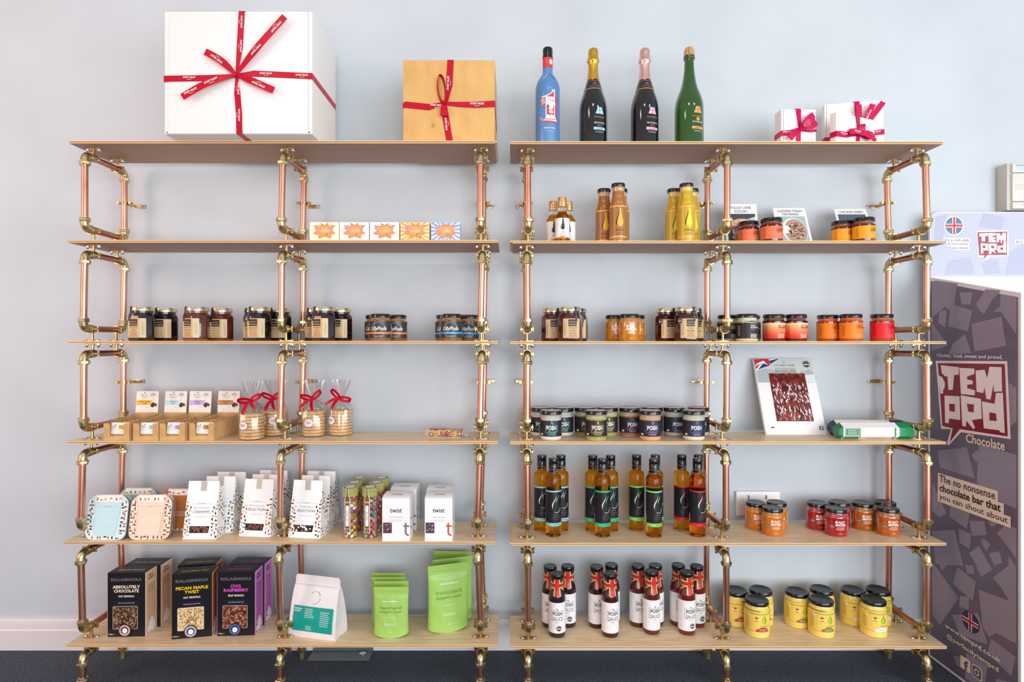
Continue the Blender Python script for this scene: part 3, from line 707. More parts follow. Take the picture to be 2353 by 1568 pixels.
def sparkling(glass, foil, band, sub, acc, cork=False):
    def mk():
        H = .326; mp = cyl(.0445)
        G = glass; pf = [(0, .012), (.030, .002), (.040, 0), (.0437, .004), (.0445, .010), (.0445, .128), (.0438, .140), (.0415, .155), (.0365, .172), (.0285, .192), (.0225, .212), (.0187, .232), (.0158, .255), (.0148, .272), (.0148, .292)]
        pf += [(.0175, .293), (.0175, .299), (.0150, .3005), (0, .3005)] if cork else [(0, .293)]
        b = MB().lathe(pf, G, 40)
        l = MB(); A = M(acc, .4); Cu = M('#c48a68', .4)
        l.poly([(.000, .0985), (.013, .0985), (.020, .078), (-.007, .078)], mp, A, .0005); l.rect(-.007, .020, .0885, .0893, mp, INK, .0007, nx=4); l.rect(.0058, .0068, .078, .0985, mp, INK, .0007, nx=1)
        l.text('FOUR ACRES ESTATE', .0065, .068, .036, .0055, mp, Cu, .0, o=.0005)
        l.text('Dry Sparkling Cider' if cork else 'English Sparkling Wine', .0065, .050, .036, .0065, mp, WHITE, .0, .3, o=.0005)
        if cork: l.disc(.0065, .059, .0058, mp, M('#e8944a'), .0006, 16)
        else: l.text('BRUT', .0065, .0425, .014, .0042, mp, Cu, o=.0005)
        l.rect(-.013, .026, .0285, .0365, mp, A, .0005, nx=12); l.text(sub, .0065, .0325, .022, .0038, mp, INK, 0, o=.0007); l.words(.0065, .022, .034, .006, 2, mp, LIGHTG, 3, .0005)
        l.xf(Matrix.Translation((0, 0, .0275)) @ Matrix.Rotation(.19, 4, 'Z'))
        ps = [('glass_bottle', b), ('printed_label', l)]
        if cork:
            c = MB().lathe([(0, .300), (.0140, .300), (.0145, .310), (.0135, .322), (.0105, .3265), (0, .3275)], noise_mat('cork', ['#b98a52', '#d2a66c'], 160, .8, bump=.3), 24)
            wc = MB(); wr = M('#b9ad8c', .3, .9)
            for k in range(4):
                a = pi/4+k*pi/2+.5; q = [(0, 0, .3285), (.008*cos(a), .008*sin(a), .3278), (.0148*cos(a), .0148*sin(a), .320), (.0160*cos(a), .0160*sin(a), .305), (.0176*cos(a), .0176*sin(a), .292)]; wc.path(q, .0007, wr, 6)
            n = 28; wc.path([(.0176*cos(2*pi*i/n), .0176*sin(2*pi*i/n), .291) for i in range(n+1)], .0008, wr, 6)
            ps += [('cork', c), ('wire_cage', wc)]
        else:
            F_ = M(foil[0], .28, .75, coat=.3); rr = random.Random(5); ph = [rr.random()*6 for _ in range(6)]
            def wob(a, z): return 1+(.035*sin(9*a+ph[0]+z*90)+.03*sin(5*a+ph[1]))*(1 if z > .281 else .15)
            c = MB().lathe([(.0212, .2165), (.0192, .232), (.0162, .255), (.0156, .270), (.0162, .280), (.0184, .283), (.0192, .288), (.0172, .294), (.0158, .302), (.0156, .314), (.0150, .322), (.0118, .3265), (0, .3275)], F_, 44, wob=wob)
            nk = MB(); nk.lathe([(.0300, .1905), (.0285, .196), (.0245, .208), (.0218, .2185)], M('#242428', .35, coat=.4), 40)
            nk.lathe([(.0302, .1895), (.0297, .1925), (.0295, .1925)], M('#d09a72', .3, .5), 40); nk.lathe([(.0222, .2165), (.0219, .2185), (.0217, .2185)], M('#d09a72', .3, .5), 40)
            cm = lambda x, z, o=0: Vector((sin(x/.026)*(.0262+(.202-z)*.36+o), -cos(x/.026)*(.0262+(.202-z)*.36+o), z))
            nk.text('FOUR ACRES', 0, .1985, .030, .0045, cm, M('#b07c66'), 0, o=.0012); nk.poly([(-.003, .212), (.006, .212), (.009, .204), (-.006, .204)], cm, M('#7a5650'), .0012)
            ps += [('foil_capsule', c), ('neck_band', nk)]
        return ps
    return mk
def blue_bottle():
    r = .0385; mp = cyl(r); B = noise_mat('blue_bottle_paint', ['#4f80b8', '#5a90c6'], 8, .38, coat=.25)
    b = MB().lathe([(0, .002), (.034, 0), (r*.98, .001), (r, .004), (r, .192), (.0380, .203), (.0340, .218), (.0260, .233), (.0180, .243), (.0160, .250), (.0155, .262), (.0153, .296), (0, .297)], B, 40)
    c = MB().lathe([(0, .297), (.0168, .297), (.0168, .300), (.0158, .301), (.0158, .3135), (.0153, .314), (.0158, .3145), (.0158, .3205), (.0153, .321), (.0158, .3215), (.0156, .326), (.0140, .3285), (0, .3285)], BLACKLID, 28)
    n = MB(); nm = cyl(.0156); n.rect(-.049, .049, .263, .296, nm, M('#cf3f3a', .4), .0003, nx=28); n.disc(.010, .281, .006, nm, M('#f0d8d4'), .0005, 10, ry=.009); n.words(-.004, .281, .010, .018, 4, nm, M('#e88a6a'), 3, .0005)
    l = MB(); R_ = M('#c8464e', .45); W_ = M('#f6e9e6', .45); q = .0001
    def P(pts, m, o): l.poly([((x-370)/6.27/724.6*1.0, .0+(1630-z)/6.27/724.6) for x, z in pts], mp, m, o)
    P([(500, 880), (500, 1260), (525, 1268), (300, 1262), (335, 1215), (380, 1180), (430, 860)], R_, .0004)
    P([(275, 890), (330, 885), (400, 850), (440, 795), (466, 790), (466, 1170), (500, 1245), (285, 1235), (330, 1200), (330, 905), (275, 905)], W_, .0006)
    P([(345, 895), (400, 865), (450, 815), (450, 1180), (470, 1225), (310, 1222), (345, 1195)], R_, .0008)
    for k in range(4): P([(345+k*28, 905), (358+k*28, 898), (370+k*28, 905), (372+k*28, 950), (350+k*28, 955)], W_, .0011)
    P([(335, 975), (350, 950), (450, 965), (480, 1000), (450, 1030), (385, 1030), (345, 1005)], W_, .0011); P([(385, 1030), (440, 1025), (425, 1090), (375, 1085)], W_, .0011)
    P([(372, 1100), (425, 1095), (440, 1125), (420, 1140), (385, 1135)], W_, .0011); P([(340, 1175), (360, 1150), (390, 1165), (420, 1150), (450, 1175), (455, 1215), (330, 1215)], W_, .0011)
    P([(255, 945), (290, 905), (320, 935), (330, 1000), (305, 1000), (270, 1028), (275, 985)], M('#ee9a86'), .0011)
    l.text('No', -.0238, .0946, .0115, .0125, mp, M('#f0a89c'), .02, o=.0006); l.text('ENGLISH WINE', .004, .0638, .036, .0048, mp, W_, .02, o=.0006); l.text('Bacchus 2019', .0055, .054, .021, .003, mp, W_, .0, o=.0006)
    l.path([mp(.013, .180, .0008), mp(.010, .187, .0008), mp(.004, .189, .0008), mp(-.002, .186, .0008), mp(-.001, .181, .0008)], .0005, W_, 5)
    cr = []
    for pts in ([(.001, .255), (.001, .243), (-.007, .236), (-.006, .230), (-.013, .218)], [(.003, .255), (.003, .243), (.010, .232), (.018, .218)]):
        g = lambda x, z: Vector((sin(x/.03)*(.0165 if z > .245 else .0165+(.245-z)*.80), -cos(x/.03)*(.0165 if z > .245 else .0165+(.245-z)*.80), z))
        l.path([g(x, z) for x, z in pts], .0006, M('#27364e') if pts[0][0] > .002 else W_, 5)
    return [('glass_bottle', b), ('screw_cap', c), ('neck_band', n), ('printed_artwork', l)]
# ---- ribbons and gift boxes
def stort(b, p, u, v, m, sc=1):
    f = frame(p, u, v); b.text('STORT VALLEY', 0, .0022*sc, .036*sc, .0052*sc, f, m, .03, o=.0006); b.text('hampers', 0, -.0038*sc, .013*sc, .0032*sc, f, m, 0, .2, o=.0006)
def tail(b, p0, d, L, w, lift, m, n=8, twist=0, txt=True, flip=1, curve=0):
    """ribbon tail leaving a knot at p0 in the front plane, direction d (x,z)"""
    d = Vector((d[0], 0, d[1])).normalized(); s = Vector((0, 1, 0)).cross(d); pts = []; sd = []; ww = []
    for i in range(n+1):
        t = i/n; pts.append(Vector(p0)+d*L*t+Vector((0, -lift*sin(min(t*1.6, 1)*pi/2)-.001, 0))+s*curve*sin(pi*t)); a = twist*(1-t)
        sd.append((s*cos(a)+Vector((0, 1, 0))*sin(a))); ww.append(w*(.45+.55*min(1, t*3)))
    b.ribbon(pts, sd, ww, m)
    if txt:
        for k in ([.42, .82] if L > .14 else [.62]):
            c = Vector(p0)+d*L*k+Vector((0, -lift-.0016, 0))+s*curve*sin(pi*k); u = d*flip; stort(b, c, u, u.cross(Vector((0, 1, 0)))*1, WHITE, w/.0175)
def knot(b, p, r, m):
    p = Vector(p); b.xf(Matrix()); k = MB().lathe([(0, -r), (r*.6, -r*.75), (r, 0), (r*.6, r*.75), (0, r)], m, 10, wob=lambda a, z: 1+.15*sin(3*a)); k.xf(Matrix.Translation(p) @ Matrix.Rotation(.6, 4, 'Y')); b.add(k.v, k.f, m)
def giftbox_parts(W, H, Dp, card, flap=.0115, side_in=0):
    """card mailer box, origin at the base centre; front at -Dp/2"""
    b = MB(); b.box(-W/2, W/2, -Dp/2, Dp/2, 0, H, card, bev=.0012)
    f = MB(); y = -Dp/2
    if flap:
        f.box(-W/2+flap, W/2-flap, y-.0018, y+.001, .002, H-.001, card, bev=.0006)
        for sx in (-1, 1):
            L_ = MB(); f.rect(sx*(W/2-flap)-.0006, sx*(W/2-flap)+.0006, .003, H-.002, flat(y-.0003), M('#8d8482', .8), nx=1)
    return b, f
def big_box():
    W, H, Dp = .428, .355, .222; b, f = giftbox_parts(W, H, Dp, WHITE_CARD); y = -Dp/2-.002
    for sx in (-1, 1): f.disc(sx*(W/2-.008), .004, .002, flat(y+.0005), INK, .0004, 8)
    r = MB(); w = .0177; zk = .168; xk = -.003
    P = lambda px, py: ((px-587)/791.6, (178-py)/791.6+zk)
    zr = zk+.001
    r.ribbon([(-W/2-.0006, Dp/2, zk-.012), (-W/2-.0006, -Dp/2, zk-.009), (-W/2-.001, y-.001, zk-.009), (-.09, y-.001, zk-.007), (xk, y-.003, zk)], [(0, 0, 1)]*5, [w, w, w, w, .008], RED)
    r.ribbon([(xk, y-.003, zk), (.045, y-.0012, zk+.006), (W/2-.01, y-.001, zk-.001), (W/2+.0008, y-.001, zk-.001), (W/2+.0008, Dp/2, zk-.001)], [(0, 0, 1)]*5, [.008, w, w, w, w], RED)
    r.ribbon([(.012, Dp/2, H+.0008), (.012, y, H+.0008), (.011, y-.001, H), (.005, y-.001, zk+.08), (xk, y-.003, zk)], [(1, 0, 0)]*5, [w, w, w, w, .006], RED)
    r.ribbon([(xk, y-.003, zk), (-.002, y-.0012, zk-.05), (.003, y-.001, zk-.11), (.004, y-.001, .001), (.004, y, -.0006), (.004, -.05, -.0006)], [(1, 0, 0)]*6, [.006, w, w, w, w, w], RED)
    for cx in (-.14, -.055): stort(r, (cx, y-.0022, zk-.0075), (1, 0, 0), (0, 0, 1), WHITE) if cx < -.1 else None
    for cx in (.082, .186): stort(r, (cx, y-.0022, zk+.004-(cx-.08)*.045), (1, 0, -.02), (0, 0, 1), WHITE)
    for z in (.085, .155): stort(r, (.009 if z > .1 else .007, y-.0022, zk+z), (0, 0, -1), (1, 0, 0), WHITE)
    stort(r, (.002, y-.0022, zk-.115), (0, 0, -1), (1, 0, 0), WHITE); stort(r, (.0, y-.0022, zk-.038), (0, 0, -1), (1, 0, 0), WHITE)
    bow = MB(); k = (xk, y-.006, zk)
    for (px, py), fl in (((700, 50), -1), ((519, 130), 1), ((467, 233), -1), ((675, 218), -1)):
        x, z = P(px, py); dx, dz = x-xk, z-zk; tail(bow, k, (dx, dz), sqrt(dx*dx+dz*dz), w*1.12, .012, RED, flip=fl, curve=.006 if px < 520 else 0)
    knot(bow, k, .009, RED)
    return [('card_box', b), ('front_flap', f), ('ribbon', r, None, [('bow', bow)])]
def kraft_gift():
    W, H, Dp = .278, .252, .20; b = MB().box(-W/2, W/2, -Dp/2, Dp/2, 0, H, KRAFT_BOX, bev=.0012); y = -Dp/2
    mp = flat(y); b.disc(-.048, .053, .0055, mp, M('#c08b40', .8), .0003, 12); b.disc(-.108, .225, .0012, mp, M('#6b5138'), .0003, 6)
    r = MB(); w = .0196; xk, zk = -.013, .120
    r.ribbon([(-W/2-.001, Dp/2, zk-.02), (-W/2-.0015, y, zk-.004), (-.13, y-.001, zk-.004), (-.06, y-.001, zk-.011), (xk, y-.003, zk)], [(0, 0, 1)]*5, [w, w, w, w, .008], RED)
    r.ribbon([(xk, y-.003, zk), (.03, y-.001, zk-.003), (.08, y-.001, zk-.004), (W/2, y-.001, zk-.001), (W/2+.0012, y, zk-.001), (W/2+.0012, Dp/2, zk-.01)], [(0, 0, 1)]*6, [.010, .016, w, w, w, w], RED)
    r.ribbon([(.006, Dp/2, H+.0008), (.006, y, H+.0008), (.005, y-.001, H), (.001, y-.001, zk+.055), (xk+.004, y-.003, zk)], [(1, 0, 0)]*5, [w, w, w, w, .010], RED)
    r.ribbon([(xk, y-.003, zk), (-.010, y-.002, zk-.04), (.003, y-.001, zk-.12)], [(1, 0, 0)]*3, [.012, w, w], RED)
    stort(r, (.086, y-.0022, zk-.003), (1, 0, 0), (0, 0, 1), WHITE, 1.2); stort(r, (-.036, y-.0035, zk-.0085), (1, 0, -.05), (0, 0, 1), WHITE, 1.15); stort(r, (.0, y-.0022, zk+.062), (.05, 0, 1), (-1, 0, .05), WHITE, 1.2); stort(r, (-.006, y-.0032, zk-.062), (-.1, 0, 1), (-1, 0, -.1), WHITE, 1.1)
    bow = MB(); lp = []; sd = []
    for i in range(17):
        a = 2*pi*i/16; lp.append((xk-.004-.0045*(1-cos(a))+.0115*sin(a), y-.012-.004*sin(a), zk+.040*(1-cos(a)))); sd.append((.42, -.9, 0))
    bow.ribbon(lp, sd, [.008]+[.0155]*15+[.008], RED)
    bow.ribbon([(xk, y-.007, zk), (xk-.002, y-.012, zk-.018), (xk+.000, y-.014, zk-.042)], [(1, 0, -.1)]*3, [.010, .018, .023], RED)
    knot(bow, (xk, y-.009, zk), .0075, RED)
    return [('card_box', b), ('ribbon', r, None, [('bow', bow)])]
def small_gift(W, H, Dp, kind):
    def mk():
        b, f = giftbox_parts(W, H, Dp, WHITE_CARD, .006 if kind != 'c' else 0); y = -Dp/2-.002; r = MB(); w = .0165 if kind != 'c' else .017
        zk = {'a': .047, 'b': .062, 'c': .038}[kind]; xk = {'a': .002, 'b': .012, 'c': .011}[kind]; m = PINKR
        r.ribbon([(-W/2-.001, Dp/2, zk-.012), (-W/2-.001, y, zk-.012), (-W*.25, y-.001, zk-.010), (xk, y-.003, zk)], [(0, 0, 1)]*4, [w, w, w, .007], m)
        r.ribbon([(xk, y-.003, zk), (W*.3, y-.001, zk), (W/2+.001, y, zk+.002), (W/2+.001, Dp/2, zk+.001)], [(0, 0, 1)]*4, [.008, w, w, w], m)
        r.ribbon([(xk-.006, Dp/2, H+.0008), (xk-.006, y, H+.0008), (xk-.004, y-.001, H-.001), (xk, y-.003, zk)], [(1, 0, 0)]*4, [w, w, w, .007], m)
        r.ribbon([(xk, y-.003, zk), (xk-.004, y-.001, zk*.5), (xk-.004, y-.001, .002)], [(1, 0, 0)]*3, [.007, w*.9, w*.9], m)
        stort(r, (-W*.33, y-.0022, zk-.010), (1, 0, .02), (0, 0, 1), WHITE, .8); stort(r, (W*.36, y-.0022, zk+.002), (1, 0, 0), (0, 0, 1), WHITE, .8)
        bow = MB(); k = (xk, y-.006, zk)
        if kind == 'b':
            for dx, dz, fl in ((-.004, .088, 1), (.036, .086, -1), (.066, .090, 1)): tail(bow, k, (dx, dz), sqrt(dx*dx+dz*dz), w, .010, m, flip=fl, txt=fl < 0)
        elif kind == 'a':
            for dx, dz, L, cv in ((.034, .040, .052, -.004), (.044, .017, .046, .006), (-.040, -.035, .054, .004)): tail(bow, k, (dx, dz), L, w*1.1, .012, m, txt=False, curve=cv)
            lp = [(xk+.040*sin(t)*abs(sin(t))*.9+.002, k[1]-.004-.010*sin(t*2)**2-.004*t, zk+.016*sin(t*.9)-.004+.010*sin(t)) for t in [pi*i/12 for i in range(13)]]
            bow.ribbon(lp, [(0, -.3, 1)]*13, [.006]+[w]*11+[.006], m)
        else:
            for sx in (-1, 1):
                n = 14; lp = [(xk+sx*.026*(1-cos(2*pi*i/n)), k[1]-.003-.009*sin(2*pi*i/n)*(1 if sx > 0 else -1), zk-.0015*(1-cos(2*pi*i/n))) for i in range(n+1)]
                bow.ribbon(lp, [(0, 0, 1)]*(n+1), [.006]+[w]*(n-1)+[.006], m)
            n = 12; bow.ribbon([(xk-.002-.004*sin(2*pi*i/n), k[1]-.003-.006*sin(pi*i/n), zk+.012*(1-cos(2*pi*i/n))) for i in range(n+1)], [(.8, -.6, 0)]*(n+1), [.006]+[w*.8]*(n-1)+[.006], m)
            tail(bow, k, (.05, -.022), .054, w*.9, .014, m, txt=False)
            stort(bow, (xk-.030, k[1]-.0125, zk-.003), (1, 0, 0), (0, 0, 1), WHITE, .8)
        knot(bow, (k[0], k[1]-.002, k[2]), .0055, m)
        return [('card_box', b), ('ribbon', r, None, [('bow', bow)])] if kind == 'c' else [('card_box', b), ('front_flap', f), ('ribbon', r, None, [('bow', bow)])]
    return mk
# ---- fudge boxes
STAR = [(270, 160), (325, 193), (368, 160), (380, 202), (475, 190), (432, 238), (425, 262), (475, 300), (412, 315), (410, 370), (330, 343), (240, 370), (243, 322), (163, 305), (215, 264), (212, 235), (175, 193), (275, 205)]
def fudge(bgc, ray, dark=False):
    def mk():
        W, H, Dp = .0885, .060, .045; b = MB().box(-W/2, W/2, -Dp/2, Dp/2, 0, H, M(bgc, .5), bev=.0008); l = MB(); mp = flat(-Dp/2); s = 4661.
        cz = (388-260)/s+.0075
        if ray:
            rr = random.Random(3)
            for i in range(22):
                a = 2*pi*i/22+.07; d = .030+.002*rr.random(); pts = []
                def edge(a): 
                    c, q = cos(a), sin(a); t = min((W/2-.0005)/abs(c) if abs(c) > 1e-4 else 9, ((H-cz-.0005) if q > 0 else cz-.0005)/abs(q) if abs(q) > 1e-4 else 9); return (c*t, cz+q*t)
                l.poly([(.004*cos(a), cz+.003*sin(a)), edge(a-.055), edge(a+.055)], mp, M(ray, .5), .0002)
        P = [((x-320)/s, (260-z)/s+cz) for x, z in STAR]
        big = [(x*1.05, (z-cz)*1.07+cz) for x, z in P]
        l.poly(big, mp, M('#b0486a', .4), .0004); l.poly(P, mp, M('#f59b3a', .4), .0006); l.disc(.002, cz, .017, mp, M('#fbc63c', .4), .0008, 16, ry=.010); l.disc(.004, cz-.001, .011, mp, M('#fde24a', .4), .0010, 16, ry=.006)
        l.text('Ravenous', 0, cz+.0062, .057, .0135, mp, M('#fbe9ee'), .035, 0, o=.0011); l.text('Ravenous', 0, cz+.0062, .056, .0125, mp, M('#df3f66', .4), .0, 0, o=.0014)
        l.text('Fudge', 0, cz-.0085, .036, .0145, mp, M('#fbe9ee'), .035, o=.0011); l.text('Fudge', 0, cz-.0085, .035, .0135, mp, M('#df4a5e', .4), .0, o=.0014); l.words(0, cz-.0245, .022, .003, 1, mp, M('#eeb0b8'), 3, .0008)
        return [('card_box', b), ('printed_front', l)]
    return mk
# ---- recipe cards: a card leaning back, origin at the base centre of its front face
def recipe(title, art, tilt):
    def mk():
        W, H = .105, .148; c = MB().box(-W/2, W/2, 0, .0022, 0, H, WHITE, bev=.0004); mp = flat(0)
        a = MB()
        for i, t in enumerate(title): c.text(t, 0, H-.013-.0125*i, .0061*len(t), .0092, mp, M('#23283a'), 0, o=.0004)
        y1 = H-.022-.0118*(len(title)-1); x0, x1, y0 = -W/2+.007, W/2-.007, .012
        R = random.Random(len(title[0]))
        if art == 'lamb':
            a.rect(x0, x1, y0, y1, mp, M('#3c434c'), .0003, nx=1); a.poly([(x1, y0+.04), (x1, y1-.010), (.020, y1-.018), (.030, y0+.04)], mp, M('#c9c6cc'), .0004)
            for i, (rx, rz, cc, oz) in enumerate([(.040, .020, '#c98f66', .078), (.036, .016, '#e9bd92', .080), (.040, .013, '#a85a6a', .062), (.034, .012, '#e7dfe2', .050), (.036, .014, '#d0a37a', .034)]): a.disc(.002, oz, rx, mp, M(cc), .0006+.0002*i, 20, ry=rz)
            for i in range(60): a.disc(R.uniform(-.03, .035), R.uniform(.050, .070), .003, mp, M(R.choice(['#b04a7a', '#efe4ee', '#8f3a55', '#7a5240', '#d7b9c9'])), .0018, 6)
            for i in range(40): a.disc(R.uniform(-.03, .035), R.uniform(.076, .092), .002, mp, M(R.choice(['#f2d9b8', '#c9875a'])), .0018, 6)
        elif art == 'thigh':
            a.rect(x0, x1, y0, y1, mp, M('#a9bcc0'), .0003, nx=1); a.disc(.004, .058, .0405, mp, M('#e9e4e0'), .0005, 28, ry=.050); a.disc(.007, .058, .036, mp, M('#b59a88'), .0007, 28, ry=.045)
            a.disc(-.024, .064, .015, mp, M('#f4f2f0'), .0009, 16)
            for i in range(110):
                t = R.uniform(0, 6.28); q = sqrt(R.random()); a.disc(.008+.024*q*cos(t), .060+.032*q*sin(t), R.uniform(.0015, .0035), mp, M(R.choice(['#3a2f35', '#e3b46a', '#a8475a', '#6a4a45', '#efdcc0', '#4a4a55', '#c98f4a', '#7b8c4a'])), .0011, 6)
        else:
            a.rect(x0, x1, y0, y1, mp, M('#55636f'), .0003, nx=1)
            for i in range(50):
                t = R.uniform(0, 6.28); q = sqrt(R.random()); a.disc(.034*q*cos(t), .075+.030*q*sin(t), R.uniform(.002, .005), mp, M(R.choice(['#f2efec', '#b94a4a', '#e9dfd0', '#7a9a5a', '#fbfaf8'])), .0011, 6)
        T = Matrix.Rotation(tilt, 4, 'X'); c.xf(T); a.xf(T)
        return [('card', c), ('printed_photo', a)]
    return mk
# ---- snack trays and bars
def snack_tray(acc, title):
    def mk():
        W, Dp, hf, hb = .078, .145, .052, .064; t = .0016; y0, y1 = -Dp/2, Dp/2; b = MB(); K = KRAFT
        b.box(-W/2+.0005, W/2-.0005, y0+.0005, y1-.0005, .0001, t, K)
        for sx in (-1, 1):
            x0, x1 = sorted((sx*W/2, sx*(W/2-t))); b.loft([[(x, y0+.0017, .0002), (x, y1-.0002, .0002), (x, y1-.0002, hb-.0002), (x, y0+.0017, hf-.0003)] for x in (x1-sx*.0002, x0-sx*.0002)], K)
        fm = flat(y0); outer = [(-W/2, 0), (W/2, 0), (W/2, hf), (W/2-.015, hf), (W/2-.017, hf-.004), (W/2-.017, .018), (W/2-.020, .0145), (-W/2+.022, .0145), (-W/2+.019, .018), (-W/2+.019, hf-.006), (-W/2+.016, hf), (-W/2, hf)]
        b.prism(outer, fm, -t, 0, K); b.box(-W/2, W/2, y1-t, y1, 0, hb, K)
        h = MB(); hw = .074; T = Matrix.Translation((0, y1-t, hb-.004)) @ Matrix.Rotation(-.10, 4, 'X')
        h.box(-hw/2, hw/2, 0, t, 0, .0775, K); mp = flat(0); h.rect(-hw/2+.0005, hw/2-.0005, .008, .0770, mp, M('#f2ece4', .6), .0003, nx=1)
        h.disc(-.0085, .073, .0022, mp, INK, .0005, 4); h.text('Granny', -.0125, .065, .021, .005, mp, M('#55504c'), 0, .3, o=.0006); h.text('Maca', -.0105, .0585, .014, .0045, mp, M('#55504c'), 0, .3, o=.0006)
        h.ring(-.010, .060, .011, .0006, mp, M('#8a857f'), .0005, 18, ry=.010)
        for i in range(9):
            a = pi*i/8; h.poly([(.018, .0615), (.018+.009*cos(a)-.0004, .0625+.008*sin(a)), (.018+.009*cos(a)+.0006, .0625+.008*sin(a))], mp, M('#8d8272'), .0005); h.ring(.018+.007*cos(a), .063+.006*sin(a), .0028, .0004, mp, M('#8d8272'), .0005, 8)
        h.rect(.0175, .0185, .050, .062, mp, M('#8d8272'), .0005, nx=1)
        h.rect(-hw/2+.002, .016, .0315, .0475, mp, M(acc, .5), .0005, nx=1)
        for i, s_ in enumerate(title): h.text(s_, -.008, .0435-.0065*i, .0028*len(s_), .0042, mp, INK, .01, .2, o=.0007)
        for k, (dx, dz) in enumerate(((0, 0), (.006, -.002), (-.003, -.005))): h.poly([(.016+dx, .031+dz), (.024+dx, .029+dz), (.027+dx, .036+dz), (.020+dx, .041+dz), (.015+dx, .038+dz)], mp, M(['#4b2f2a', '#5f3c34', '#2e1f1f'][k]), .0008+.0001*k)
        h.words(.002, .0245, .018, .002, 1, mp, INK, 3, .0005)
        for i in range(4): h.ring(-.016+i*.012, .0175, .0018, .0004, mp, M('#8a857f'), .0005, 8); h.words(-.016+i*.012, .0128, .007, .0015, 1, mp, M('#8a857f'), i, .0005)
        h.xf(T)
        return [('tray', b), ('header_card', h)]
    return mk
def snack_bar(acc, title, front):
    def mk():
        W, H = .062, .056; R = random.Random(int(acc[1:], 16)); n = 14; b = MB(); A, B = [], []
        K = noise_mat('kraft_wrapper', ['#b98d56', '#cfa56e', '#d9b483'], 80, .5, bump=.5)
        ph = R.random()*6; top = [H-.006+.003*sin(i*.55+ph)+.0012*sin(i*1.7+ph*2)+R.uniform(-.0005, .0005) for i in range(n+1)]
        rows = []
        for j, (zf, th) in enumerate(((0, .003), (.15, .008), (.5, .009), (.85, .007), (1, .0015))):
            fr = [(-W/2+W*i/n, -th+.0008*sin(i*2.3+j), zf*top[i]) for i in range(n+1)]; bk = [(-W/2+W*i/n, th, zf*top[i]) for i in reversed(range(n+1))]; rows.append(fr+bk)
        b.loft(rows, K)
        T = Matrix.Rotation(-.20, 4, 'X')
        if front:
            l = MB(); mp = flat(-.0102); l.rect(-.022, .030, .016, .050, mp, M('#f2ece6', .5), nx=1); l.rect(-.022, .030, .013, .016, mp, M('#b49a78', .5), nx=1)
            l.disc(-.0105, .043, .0018, mp, INK, .0005, 4); l.text('Granny', -.013, .037, .013, .004, mp, M('#55504c'), 0, .3, o=.0005); l.ring(-.012, .034, .0065, .0005, mp, M('#8a857f'), .0005, 14)
            l.rect(-.001, .030, .029, .042, mp, M(acc, .5), .0005, nx=1)
            for i, s_ in enumerate(title): l.text(s_, .013, .038-.0055*i, .0022*len(s_), .0035, mp, INK, .01, .2, o=.0007)
            l.words(.014, .023, .014, .002, 1, mp, INK, 3, .0005); b.xf(T); l.xf(T); return [('wrapper', b), ('paper_label', l)]
        b.text('&', -.012, H-.014, .006, .006, flat(-.009), INK, .0, .3); b.words(.012, H-.012, .020, .004, 2, flat(-.009), M('#e9dcc8'), 5)
        b.xf(T); return [(None, b)]
    return mk
